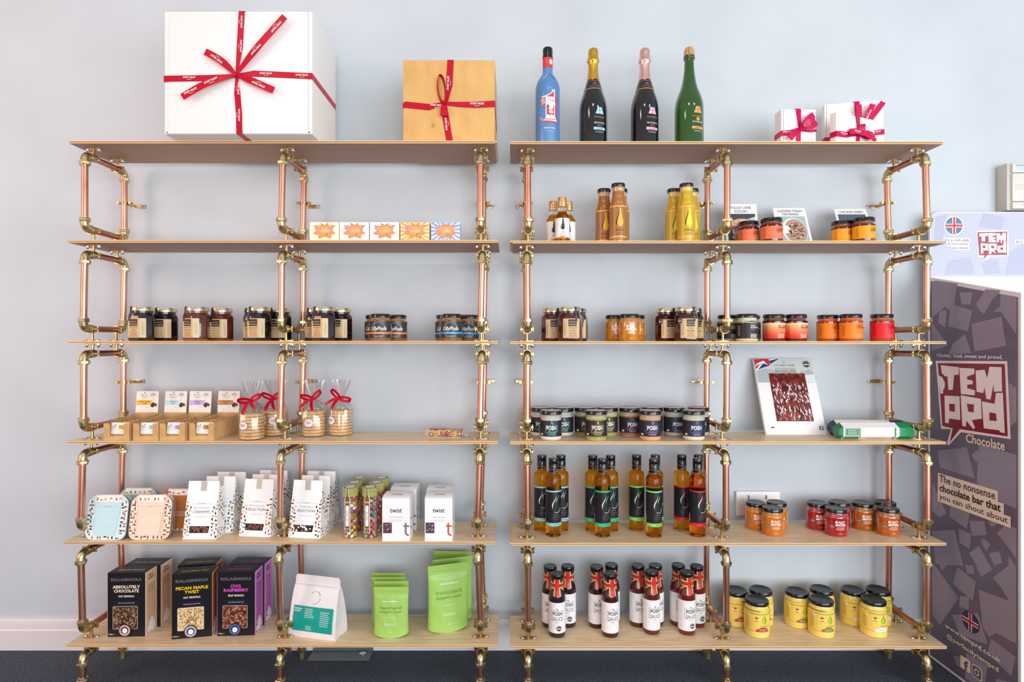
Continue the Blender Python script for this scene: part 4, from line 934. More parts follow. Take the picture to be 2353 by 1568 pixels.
# ---- biscuits and cellophane bags
def biscuit(k):
    def mk():
        R = random.Random(k); ph = R.random()*6; C = noise_mat('shortbread', ['#d3a05c', '#e8bd80', '#f1cf9a'], 70, .75, bump=.4)
        return [(None, MB().lathe([(0, 0), (.031, 0), (.0345, .001), (.0355, .0035), (.0350, .0072), (.032, .0090), (0, .0092)], C, 30, wob=lambda a, z: 1+.012*sin(3*a+ph)+.006*sin(11*a)))]
    return mk
def cello_bag(var):
    def mk():
        R = random.Random(var); ph = [R.random()*6 for _ in range(6)]
        def wob(a, z):
            g = max(0, (z-.082)/.03)
            sq = 1/(max(abs(cos(a)), abs(sin(a))))**.35 if z < .085 else 1
            return sq*(1+.02*sin(5*a+ph[0]+z*60)+.015*sin(13*a+ph[1])+(.16*sin(9*a+ph[2])+.13*sin(17*a+ph[3]) if z > .10 else .05*g*sin(9*a+ph[2])))
        b = MB().lathe([(0, .0004), (.030, .0004), (.0375, .002), (.0385, .012), (.0380, .05), (.0375, .084), (.030, .098), (.017, .108), (.0075, .1165), (.0062, .120), (.010, .128), (.020, .150), (.0255, .170), (.0275, .176)], FILM, 54, wob=wob)
        t = MB(); cx = (-.012, .012, -.004, -.022)[var]; mp = cyl(.0402, cx/.04); zc = .045 if var % 2 == 0 else .050
        t.disc(0, zc, .0150, mp, M('#8c8a8c'), .0003, 24, ry=.0125); t.disc(0, zc, .0144, mp, M('#f6e9e8', .5), .0005, 24, ry=.0119)
        q = [mp(-.008+.016*i/12, zc+.002+.0035*sin(i*1.7), .001) for i in range(13)]; t.path(q, .0004, M('#c23048'), 5); t.path([mp(-.009, zc-.0035, .001), mp(.002, zc-.0015, .001), mp(.009, zc-.0005, .001)], .0004, M('#c23048'), 5); t.words(.003, zc-.006, .012, .0015, 1, mp, GREYT, 3)
        r = MB(); k = Vector((0, -.009, .118)); w = .0092; cfg = [((-1, .0), (1, .55), (-.35, -1), (.9, -.65)), ((-.8, .35), (.8, .5), (-.4, -1), (.45, -.9)), ((-1, .25), (.8, .75), (-1, -.75), (.25, -1)), ((-.75, .85), (1, -.15), (-.9, -.35), (-.6, -1))][var]
        for j, (dx, dz) in enumerate(cfg[:2]):
            d = Vector((dx, 0, dz)).normalized(); n = 12; L = .019; s = Vector((0, 1, 0)).cross(d)
            r.ribbon([k+d*L*(1-cos(2*pi*i/n))+s*.006*sin(2*pi*i/n)+Vector((0, -.004-.005*sin(pi*i/n), 0)) for i in range(n+1)], [(s*.9+Vector((0, -.45, 0)))]*(n+1), [.003]+[w]*(n-1)+[.003], RED)
        for j, (dx, dz) in enumerate(cfg[2:]):
            d = Vector((dx, 0, dz)).normalized(); s = Vector((0, 1, 0)).cross(d); L = .040 if j == 0 else .035; n = 8
            r.ribbon([k+d*L*i/n+Vector((0, -.004-.030*min(1, (i/n)*1.2), 0))+s*.003*sin(pi*i/n*1.3) for i in range(n+1)], [s]*(n+1), [.003, .006]+[w]*(n-1), RED)
        kk = MB(); knot(kk, k+Vector((0, -.004, 0)), .0042, RED); r.add(kk.v, kk.f, RED)
        r.lathe([(.0075, .116), (.0082, .118), (.0075, .120)], RED, 14)
        r.path([k+Vector((.0, -.004, 0)), k+Vector((-.02, -.01, -.005)), k+Vector((-.045, -.012, -.022))] if var == 0 else [k, k+Vector((.012, -.006, -.006)), k+Vector((.028, -.006, .0))], .00035, M('#4a2a30'), 5)
        return [('cellophane_bag', b), ('oval_sticker', t), ('ribbon_bow', r)]
    return mk
def flapjack():
    OATS = noise_mat('oat_bar', ['#8f5a26', '#c98f45', '#e9bd7c', '#f4d9a8'], 190, .7, bump=.9, voro=True)
    L, W, H = .100, .040, .027; b = MB(); T = M('#f3eeec', .4); b.box(-L/2-.002, L/2+.002, -W/2-.001, W/2+.001, 0, .0012, T); b.box(-L/2-.003, -L/2-.0015, -W/2-.001, W/2+.001, 0, H, T); b.box(-L/2-.002, L/2+.002, W/2, W/2+.001, 0, .014, T)
    R = random.Random(2); o = MB(); nx, nz = 26, 6
    o.box(-L/2, L/2, -W/2+.003, W/2-.002, .0014, H-.003, OATS, bev=.003)
    for i in range(150):
        x, z = R.uniform(-L/2+.002, L/2-.002), R.uniform(.003, H-.004); k = MB().lathe([(0, -.0022), (.0020, -.0008), (.0020, .0008), (0, .0022)], OATS, 6); k.xf(Matrix.Translation((x, -W/2+.003, z)) @ Matrix.Rotation(R.random()*3, 4, 'Y') @ Matrix.Rotation(R.random()*3, 4, 'X')); o.add(k.v, k.f, OATS)
    c = MB()
    for x, z, r in ((.004, .012, .0085), (.012, .010, .0065), (.017, .017, .005), (.008, .018, .005)):
        k = MB().lathe([(0, -r), (r*.7, -r*.6), (r, 0), (r*.7, r*.6), (0, r)], M('#b01a2c', .2, coat=.5), 12); k.xf(Matrix.Translation((x, -W/2+.004, z)) @ Matrix.Scale(.5, 4, (0, 1, 0))); c.add(k.v, k.f, k.mats[0])
    l = MB(); m = frame((-.022, 0, H), (1, 0, 0), (0, 1, 0)); l.prism([(-.025, -.019), (.022, -.019), (.028, .019), (-.025, .019)], m, 0, .0004, M('#c58a9c', .35)); l.text('flapjack', 0, .003, .026, .008, m, WHITE, .02, .3, o=.0008); l.words(0, -.009, .034, .005, 2, m, M('#f0d8de'), 3, .0006)
    f = MB(); rings = []
    for x, wy, z0, z1 in ((-L/2-.014, W*.35, .008, .020), (-L/2-.006, W*.42, .004, .024), (-L/2-.003, W/2+.0025, .0004, H+.0015), (-.01, W/2+.0032, .0004, H+.002), (L/2+.003, W/2+.0028, .0004, H), (L/2+.008, W*.40, .003, .020), (L/2+.024, W*.5, .006, .011)):
        rings.append([(x, -wy, z0), (x, wy, z0), (x, wy, z1), (x, -wy, z1)])
    f.loft(rings, FILM)
    return [('oat_bar', o), ('dried_cranberries', c), ('card_tray', b), ('top_label', l), ('clear_wrapper', f)]
# ---- beef pack and hexagonal tubes
def beef():
    W, H = .196, .262; tl = -math.asin(.098/.262); b = MB().box(-W/2, W/2, 0, .012, 0, H, M('#f2f1f1', .35), bev=.0008); mp = flat(0); l = MB()
    U = lambda x, z: ((x-(175+175*(z-90)/993))/796*W-W/2, (1083-z)/993*H)
    def P(pts, m, o=.0004): l.poly([U(*p) for p in pts], mp, m, o)
    def Rn(x0, x1, z0, z1, m, o=.0004): P([(x0, z0), (x1, z0), (x1, z1), (x0, z1)], m, o)
    l.rect(-W/2+.001, W/2-.001, U(0, 415)[1], H-.001, mp, M('#c8cdcb', .45), .0002, nx=1)
    P([(225, 260), (300, 240), (300, 235), (420, 235), (470, 255), (740, 260), (790, 300), (830, 250), (870, 270), (930, 235), (985, 270), (1030, 330), (1030, 412), (250, 412)], M('#aab4b6', .5), .0003); P([(740, 330), (1010, 300), (1030, 412), (700, 400)], M('#dfe3e2', .5), .0004)
    P([(178, 92), (520, 96), (430, 150), (385, 192), (330, 205), (262, 232), (212, 258)], M('#26327a', .4), .0006)
    P([(180, 96), (300, 96), (360, 120), (410, 160), (385, 192), (330, 160), (270, 165), (205, 180)], WHITE, .0008); P([(182, 100), (390, 95), (400, 185), (380, 190), (310, 120), (260, 140), (196, 175)], M('#c8283a', .4), .001)
    P([(200, 190), (300, 165), (225, 258), (212, 256)], WHITE, .0008); P([(203, 198), (260, 180), (215, 240)], M('#c8283a', .4), .001); P([(390, 100), (520, 96), (415, 150)], M('#26327a', .4), .0011); P([(375, 110), (400, 100), (500, 96), (400, 120)], WHITE, .0012)
    l.text('THE GREEK FARMER', *U(595, 183), .070, .0046, mp, INK, .0, o=.0006); l.text('AIR DRIED BEEF', *U(612, 250), .072, .0050, mp, INK, .0, o=.0006)
    Rn(458, 755, 222, 226, INK); Rn(468, 768, 272, 276, INK); x, z = U(590, 140); l.text('Y', x, z, .006, .008, mp, M('#8a8a70')); l.words(x, z+.001, .022, .004, 1, mp, M('#9a9a88'), 3)
    x, z = U(897, 168); l.disc(x, z, .0125, mp, M('#1b1b1d'), .0006, 24); l.ring(x, z, .0115, .0008, mp, WHITE, .0008, 24); l.text('taste', x, z-.001, .019, .006, mp, WHITE, .03, o=.001); l.text('great', x, z+.0055, .009, .003, mp, WHITE, o=.001)
    x, z = U(435, 995); l.ring(x, z, .0115, .001, mp, M('#d5d0d0'), .0005, 20); l.poly([(x-.005, z+.002), (x+.004, z+.003), (x+.006, z+.001), (x+.004, z), (x+.004, z-.003), (x+.003, z-.003), (x+.002, z-.001), (x-.003, z-.001), (x-.004, z-.003), (x-.005, z-.003)], mp, INK, .0005)
    l.words(*U(740, 970), .085, .0022, 1, mp, M('#c9c4c2'), 5); x, z = U(1075, 1000); l.ring(x, z, .0115, .0008, mp, M('#cfcaca'), .0005, 20); l.disc(x, z, .008, mp, M('#2c3564'), .0005, 16); l.rect(x-.008, x+.008, z-.0015, z+.0015, mp, WHITE, .0007, nx=1); l.rect(x-.0015, x+.0015, z-.008, z+.008, mp, WHITE, .0008, nx=1); l.rect(x-.008, x+.008, z-.0007, z+.0007, mp, M('#b03040'), .0009, nx=1)
    x0, z1 = U(382, 295); x1, z0 = U(980, 915)
    m = MB(); BF = noise_mat('dried_beef', ['#3a1418', '#5c2026', '#8a2c26', '#a85a3a'], 70, .18, coat=.8, detail=4); R = random.Random(7)
    m.rect(x0, x1, z0, z1, mp, M('#2a1216', .3, coat=.6), .0006, nx=1)
    cols = 6; rows = 4
    for j in range(rows):
        for i in range(cols):
            cx = x0+(x1-x0)*(i+.5)/cols+R.uniform(-.002, .002); w2 = (x1-x0)/cols*.62; zt = z1-(z1-z0)*j/rows; zb = max(z0, zt-(z1-z0)/rows*1.25); n = 6; rings = []
            for q in range(n+1):
                t = q/n; ww = w2*(.75+.3*sin(pi*t)); o = .0008+.0022*sin(pi*min(1, t*1.1))+.0006*(rows-j); z = zt+(zb-zt)*t; xx = [max(x0, min(x1, cx+ww*u)) for u in (-1, -.4, .2, 1)]
                rings.append([mp(xx[0], z, .0006), mp(xx[1], z, o), mp(xx[2], z, o+.0006), mp(xx[3], z, .0006)])
            vs = [p for r_ in rings for p in r_]; m.add(vs, [(a*4+k, a*4+k+1, a*4+k+5, a*4+k+4) for a in range(n) for k in range(3)], BF)
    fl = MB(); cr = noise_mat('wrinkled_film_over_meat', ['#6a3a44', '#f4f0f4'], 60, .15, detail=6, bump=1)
    for i in range(120):  # white slivers painted as glare on the wrinkled film
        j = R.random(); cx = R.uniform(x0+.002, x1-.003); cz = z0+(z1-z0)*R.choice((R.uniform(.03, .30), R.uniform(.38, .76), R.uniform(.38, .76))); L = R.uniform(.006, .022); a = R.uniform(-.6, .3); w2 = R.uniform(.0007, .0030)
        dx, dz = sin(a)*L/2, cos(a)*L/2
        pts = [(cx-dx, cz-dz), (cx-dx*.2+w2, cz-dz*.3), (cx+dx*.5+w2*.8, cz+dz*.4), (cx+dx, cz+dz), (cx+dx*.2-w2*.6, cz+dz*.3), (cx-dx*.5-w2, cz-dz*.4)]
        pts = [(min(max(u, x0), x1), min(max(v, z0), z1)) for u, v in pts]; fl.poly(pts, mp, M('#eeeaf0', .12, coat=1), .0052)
    T = Matrix.Rotation(tl, 4, 'X')
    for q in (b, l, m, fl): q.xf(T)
    return [('card_sleeve', b), ('printed_front', l), ('beef_slices', m, 'stuff'), ('painted_film_glare', fl)]
def hex_tube(c1, c2, white):
    def mk():
        L, r = .232, .0265; rot = pi/6; b = MB(); E = .012; G1, G2 = M(c1, .4), M(c2, .35)
        def ring(x, s): return [(x, s*r*cos(-(rot+pi/3*i)), s*r*sin(-(rot+pi/3*i))+r*.866) for i in range(6)]
        xs = [(-L/2, .72), (-L/2+E, 1), (L/2-.05, 1), (L/2-E, 1), (L/2, .72)]
        W_ = M('#f3f1ee', .4) if white else G1; b.loft([ring(*q)[::-1] for q in xs], W_, mats=[G1, W_, G2, G2])
        # printed bands on the three faces that show (front, upper front, top)
        l = MB()
        for k in range(3):
            a0 = rot+pi/3*(k+2); P0 = Vector((0, r*cos(a0), r*sin(a0)+r*.866)); P1 = Vector((0, r*cos(a0+pi/3), r*sin(a0+pi/3)+r*.866)); 
            if k == 2: pass
            lo, hi = (P0, P1) if P0.z < P1.z or abs(P0.z-P1.z) < 1e-6 and P0.y < P1.y else (P1, P0)
            u = Vector((1, 0, 0)); v = (hi-lo).normalized(); mid = (lo+hi)/2; nrm = u.cross(v)
            if nrm.dot(mid-Vector((0, 0, r*.866))) < 0: continue
            f = frame(mid, u, v); hw = r/2*.96
            l.rect(-.100, -.052, -hw, hw, f, G1, .0003, nx=1)
            l.frm(-.098, -.056, -hw*.9, hw*.9, .0012, f, M('#e3efe6'), .0005); l.words(-.077, 0, .034, hw*1.3, 3, f, M('#e3efe6'), 3+k, .0006)
            for x in (.052, .062): l.rect(x, x+.005, -hw, hw, f, G1 if x < .06 else WHITE, .0004, nx=1)
            l.words(0, 0, .075, .008, 3, f, M('#b9b9bb'), 8, .0005)
        return [('card_tube', b), ('printed_bands', l)]
    return mk
# ---- tubs in patterned sleeves
def halfdots(b, pts, mp, cols, o, seed, bgc='#fbf8f4', r=.0048):
    R = random.Random(seed)
    for x, z in pts:
        a = R.choice((0, pi/2, pi, 3*pi/2)); b.disc(x, z, r, mp, M(bgc, .45), o, 12); b.disc(x, z, r, mp, M(R.choice(cols), .35, .3), o+.0002, 9, a0=a, a1=a+pi)
def joypot(bg, panel, title, cols, seed):
    def mk():
        W, H, Dp = .123, .132, .038; R_ = roundpoly([(-W/2, 0), (W/2, 0), (W/2, H*.86), (W/2-.018, H), (-W/2+.018, H), (-W/2, H*.86)], .026, 4)
        def sc(s, y): return [((x)*s, y, (z-H/2)*s+H/2) for x, z in R_][::-1]
        b = MB(); PL = M('#7d8488', .08, coat=1); b.loft([sc(1.0, .0), sc(1.0, .004), sc(.955, .0045), sc(.95, .010), sc(.97, .012), sc(.93, Dp-.006), sc(.86, Dp)], PL)
        s = MB(); mp = flat(-.0006); s.prism(R_, flat(0), -.0003, .0012, M(bg, .5)); mp = flat(-.0012)
        pts = []
        for k in range(9): z = .012+k*.0125; pts += [(-W/2+.006+.002*max(0, k-6), z), (-W/2+.0155, z+.005), (W/2-.006-.002*max(0, k-6), z), (W/2-.0155, z+.005)]
        for k in range(7): pts.append((-.036+k*.012, .007))
        pts = [p for p in pts if not (abs(p[0]) > W/2-.018 and (p[1] < .014 or p[1] > H-.020))]
        halfdots(s, pts, mp, cols, .0004, seed)
        s.poly([(-.036, .014), (.028, .014), (.041, H-.018), (-.039, H-.018)], mp, M(panel, .5), .0010)
        for k in range(6): pass
        s.rect(-.041, .041, H-.020, H-.0015, mp, M('#f8f2ea', .5), .0011, nx=1); halfdots(s, [(-.036+k*.0145, H-.012) for k in range(6)], mp, ['#e39a3c', '#d98a5c', '#a8692c'], .0014, seed+5)
        s.text('JOYPOTS', .0, H-.034, .022, .0042, mp, M('#9a9488'), .0, o=.0014); s.rect(-.032, -.015, H-.0345, H-.0340, mp, M('#9a9488'), .0013, nx=1); s.rect(.015, .032, H-.0345, H-.0340, mp, M('#9a9488'), .0013, nx=1)
        for i, t in enumerate(title): s.text(t, -.002, .060-.0085*i, .0038*len(t), .0058, mp, WHITE, .0, o=.0014)
        tb = MB(); tb.box(-.041, .041, .0, .012, H-.0008, H+.0006, M('#f8f2ea', .5))
        T = Matrix.Translation((0, -Dp/2, 0)) @ Matrix.Rotation(-.16, 4, 'X')
        for q in (b, s, tb): q.xf(T)
        return [('plastic_tub', b), ('card_sleeve', s), ('top_flap', tb)]
    return mk
def joybox(title, cols, nuts, seed, pale='#fbf9f8'):
    def mk():
        W, Wt, Dp, H = .102, .094, .060, .170; y0 = -Dp/2; b = MB(); C = M(pale, .45)
        V = [(-W/2, y0, 0), (W/2, y0, 0), (W/2, Dp/2, 0), (-W/2, Dp/2, 0), (-W/2, y0+.0051, .030), (W/2, y0+.0051, .030), (W/2, Dp/2-.0051, .030), (-W/2, Dp/2-.0051, .030), (-Wt/2, -.0012, H), (Wt/2, -.0012, H), (Wt/2, .0012, H), (-Wt/2, .0012, H), (-W/2+.010, 0, .085), (W/2-.010, 0, .085)]
        Fs = [(3, 2, 1, 0), (0, 1, 5, 4), (4, 5, 9, 8), (2, 3, 7, 6), (6, 7, 11, 10), (8, 9, 10, 11), (1, 2, 6, 5), (5, 6, 13), (6, 10, 13), (10, 9, 13), (9, 5, 13), (3, 0, 4, 7), (7, 4, 12), (4, 8, 12), (8, 11, 12), (11, 7, 12)]
        b.add(V, Fs, C)
        p0 = Vector((0, y0, 0)); v = Vector((0, -.0012-y0, H)).normalized(); L = H/v.z; f = frame(p0, (1, 0, 0), v); l = MB()
        hw = lambda z: W/2+(Wt/2-W/2)*z/L
        dots = []
        for k in range(13):
            z = .007+.0115*k; x = hw(z)-.004
            if k < 10: dots += [(-x, z), (x, z)]
            if k < 8: dots += [(-x+.0095, z+.0055), (x-.0095, z+.0055)]
        halfdots(l, dots, f, cols, .0006, seed, r=.0044)
        l.rect(-.008, .010, L-.030, L-.0005, f, M('#c9c6ba', .35, .3), .0008, nx=1)
        for k in range(4): l.words(.001, L-.006-.006*k, .014, .0022, 1, f, M('#8f8c80'), k, .0011)
        l.text('JOYBOX' if 'COFFEE BEAN' not in title else 'Joybean', .0, .104, .024 if 1 else 0, .0045, f, M('#77767a'), 0, .0, o=.0008); l.rect(-.034, -.016, .1035, .104, f, GREYT, .0006, nx=1); l.rect(.016, .034, .1035, .104, f, GREYT, .0006, nx=1)
        l.text(title[0], .0, .092, .050 if len(title[0]) > 12 else .044, .0045, f, M('#a9a3a6'), 0, o=.0008); l.text(title[1], .0, .0805, .058 if len(title[1]) > 7 else .052, .0078, f, M('#6d666c'), 0, o=.0008)
        l.words(0, .0655, .048, .005, 2, f, M('#b5b0b4'), 3)
        wn_ = MB(); wn_.poly([(-.033, .018), (.025, .018), (.028, .038), (-.033, .038)], f, M('#1c1214', .3), .0006)
        R = random.Random(seed)
        for i in range(26):
            x, z = R.uniform(-.030, .023), R.uniform(.0205, .0355); k = MB().lathe([(0, -.0036), (.0028, -.002), (.0034, 0), (.0028, .002), (0, .0036)], M(R.choice(nuts), .15, coat=.8), 8); q = f(x, z, .0004); k.xf(Matrix.Translation(q) @ Matrix.Rotation(R.random()*3, 4, 'Y') @ Matrix.Scale(.5, 4, (0, 1, 0)) @ Matrix.Rotation(R.random()*2, 4, 'X')); wn_.add(k.v, k.f, k.mats[0])
        # dots on both triangular sides
        for sx in (-1, 1):
            g = frame((sx*(W/2+.0002), 0, 0), (0, sx, 0), (0, 0, 1)); R2 = random.Random(seed+9)
            for j in range(3):
                halfdots(l, [(-.022+.0147*i+(.007 if j % 2 else 0)*(1 if i < 3 else 0), .007+.0095*j) for i in range(4)], g, cols, .0006, seed+j, r=.0044)
            for ia, ib in (((5, 9) if sx > 0 else (4, 8)), ((6, 10) if sx > 0 else (7, 11))):
                A_, B_, C_ = Vector(V[ia]), Vector(V[ib]), Vector(V[13 if sx > 0 else 12]); u = (C_-A_).normalized(); nn = (B_-A_).cross(C_-A_).normalized(); nn = nn if nn.x*sx > 0 else -nn; vv = nn.cross(u)
                if vv.z < 0: vv = -vv
                g2 = (lambda A_, u, vv, nn: lambda x, z, o=0: A_+u*x+vv*z+nn*o)(A_, u, vv, nn)
                for i in range(10):
                    t = .05+.085*i; E = A_*(1-t)+B_*t; Q_ = C_ if t > .42 else A_.lerp(Vector((C_.x, 0, .03)), 0)*(1-t/.42)+C_*(t/.42)
                    for f_ in ((.16, .62) if .25 < t < .6 else (.3,)):
                        d = E.lerp(C_, f_*(1-abs(t-.4)))-A_; halfdots(l, [(d.dot(u), d.dot(vv))], g2, cols, .0005, seed+i*3+int(f_*10), r=.0038)
        return [('card_box', b), ('printed_front', l), ('window', wn_)]
    return mk
JB1 = ['#8f8b86', '#4a4444', '#b8b2aa', '#d8b048', '#6a5c44', '#2c2828', '#a08c60']
JB2 = ['#c23a8a', '#5a4a9a', '#2a9a9a', '#d8c830', '#5c3a30', '#3a2a2e', '#d83040', '#d89a4a', '#9ad0d8']
JB3 = ['#6a3a40', '#c98a78', '#3a2428', '#e0a070', '#8a4a50', '#e8b8a0', '#55303a', '#d88a40']
# ---- clear tubes of sweets
def sweet_tube(text, cols, big):
    def mk():
        H, r = .153, .0228; b = MB().lathe([(0, .001), (r, .0), (r+.0012, .001), (r, .0025), (r, H-.018)], CLEAR, 28)
        R = random.Random(len(text)+big*7); c = MB(); ga = 0
        z = .006
        while z < H-.026:
            for k in range(6):
                a = ga+k*pi/3; q = .0078 if big else .0066; m = M(R.choice(cols), .12, coat=.9); k_ = MB().lathe([(0, -q), (q*.55, -q*.72), (q*.72, 0), (q*.55, q*.72), (0, q)], m, 8)
                k_.xf(Matrix.Translation(((r-.0065)*cos(a), (r-.0065)*sin(a), z+R.uniform(-.002, .002))) @ Matrix.Rotation(R.random()*6, 4, (cos(a), sin(a), 0)) @ Matrix.Scale(.75, 4, (cos(a), sin(a), 0))); c.add(k_.v, k_.f, m)
            z += .0105 if big else .0092; ga += .52
        cap = MB().lathe([(r+.0002, H-.026), (r+.0012, H-.025), (r+.0012, H-.012), (r+.0004, H-.011), (r+.0010, H-.010), (r+.0010, H-.001), (r, H), (0, H)], M('#c9c96a', .1, coat=1, trans=.35), 28)
        l = MB(); mp = cyl(r+.0012, -.12); t = frame((0, 0, H), (1, 0, 0), (0, 1, 0)); W_ = M('#f6f4f0', .4); Dk = M('#4a4640', .4); Go = M('#8a6a34', .35, .4)
        l.disc(0, 0, r*.96, t, W_, .0004, 24); l.disc(0, 0, r*.86, t, Dk, .0006, 24); l.disc(0, 0, r*.68, t, W_, .0008, 24)
        l.poly([(-.0035, H-.001), (.0035, H-.001), (.0035, H-.018), (.0085, H-.030), (.0085, .020), (-.0085, .020), (-.0085, H-.030), (-.0035, H-.018)], mp, W_, .0005)
        l.poly([(-.0022, H-.001), (.0022, H-.001), (.0022, H-.018), (.0068, H-.030), (.0068, .032), (-.0068, .032), (-.0068, H-.030), (-.0022, H-.018)], mp, Go, .0008)
        l.rect(-.0068, .0068, .0215, .0305, mp, Dk, .0008, nx=4); l.words(0, .026, .010, .005, 2, mp, W_, 3, .0012); l.rect(-.0068, .0068, H-.0415, H-.040, mp, W_, .0010, nx=4); l.rect(-.0062, .0062, H-.0465, H-.0360, mp, M('#a8844a', .3, .4), .0009, nx=4)
        l.rect(-.0053, .0053, .0385, H-.050, mp, Dk, .0010, nx=4); l.rect(-.0045, .0045, .0395, H-.051, mp, M('#fbf9f6'), .0012, nx=4)
        v = lambda x, z, o=0: mp(-z, x+.071, o)
        l.text(text, 0, 0, .0036*len(text)*.8, .0042, v, INK, 0, o=.0015)
        return [('clear_tube', b), ('sweets', c, 'stuff'), ('tube_lid', cap), ('paper_label', l)]
    return mk
# ---- tea cartons
def twist(c1, c2, leafc):
    def mk():
        W, Dp, H = .083, .066, .134; b = MB(); C = M('#f4f2f2', .45)
        b.loft([[(x, -Dp/2, 0), (x, Dp/2, 0), (x, Dp/2, H), (x, -Dp/2+.010, H), (x, -Dp/2, H-.006)] for x in (W/2, -W/2)], C)
        l = MB(); mp = flat(-Dp/2); K = M('#2b2b38'); l.text('twist', .0, .092, .036, .0135, mp, K, .01, o=.0004); l.words(0, .0815, .014, .0018, 1, mp, LIGHTG, 3)
        l.text('TWENTYFOURSEVEN' if c2 == c1 else 'CHRISTMAS CAKE', 0, .0715, .042 if c2 == c1 else .036, .0035, mp, M('#8a9aaa'), 0, o=.0004); l.words(0, .0615, .040, .008, 3, mp, M('#b8b8c0'), 4)
        t = frame((0, 0, H), (1, 0, 0), (0, 1, 0)); l.text('twist', 0, -.008, .034, .011, t, K, .01, o=.0004); l.words(0, -.020, .040, .0018, 1, t, GREYT, 6, .0004)
        x0 = W/2-.019; B = M(c1, .4); l.rect(x0+.004, x0+.0095, .037, .054, mp, B, .0004, nx=1); l.rect(x0, x0+.017, .0425, .0475, mp, B, .0007, nx=1); l.rect(x0+.004, x0+.0095, .026, .0424, mp, B, .0005, nx=1)
        l.ring(x0+.0155, .0265, .0115, .0052, mp, M(c2, .4), .0006, 10, a0=pi, a1=pi*1.52); l.words(-W*.33, .008, .013, .003, 2, mp, LIGHTG, 5)
        for k in range(2): l.rect(0, 0, 0, 0, mp, B, nx=1) if 0 else None
        g = frame((W/2, 0, 0), (0, 1, 0), (0, 0, 1)); l.rect(-.02, -.008, .062, .066, g, INK, .0004, nx=1); l.rect(-.02, -.008, .034, .040, g, INK, .0004, nx=1); l.words(.008, .07, .02, .05, 10, g, LIGHTG, 4, .0004)
        w_ = MB(); w_.rect(-W/2+.0025, -W/2+.029, .0235, .0555, mp, M('#5a4650', .2, coat=.8), .0004, nx=1); R = random.Random(int(leafc[1:], 16))
        for i in range(16):
            x, z = R.uniform(-W/2+.006, -W/2+.026), R.uniform(.027, .052); a = R.uniform(-1, 1); L_ = .006; dx, dz = cos(a)*L_, sin(a)*L_
            pts = [(x-dx, z-dz), (x+.001, z-.0012), (x+dx, z+dz), (x-.001, z+.0012)]; pts = [(min(max(u, -W/2+.003), -W/2+.0285), min(max(v, .024), .055)) for u, v in pts]; w_.poly(pts, mp, M(R.choice(['#c9c0c8', '#8a7a84', '#3a2a34', leafc]), .2, coat=.6), .0007+i*.00004)
        return [('card_carton', b), ('printed_front', l), ('window', w_)]
    return mk
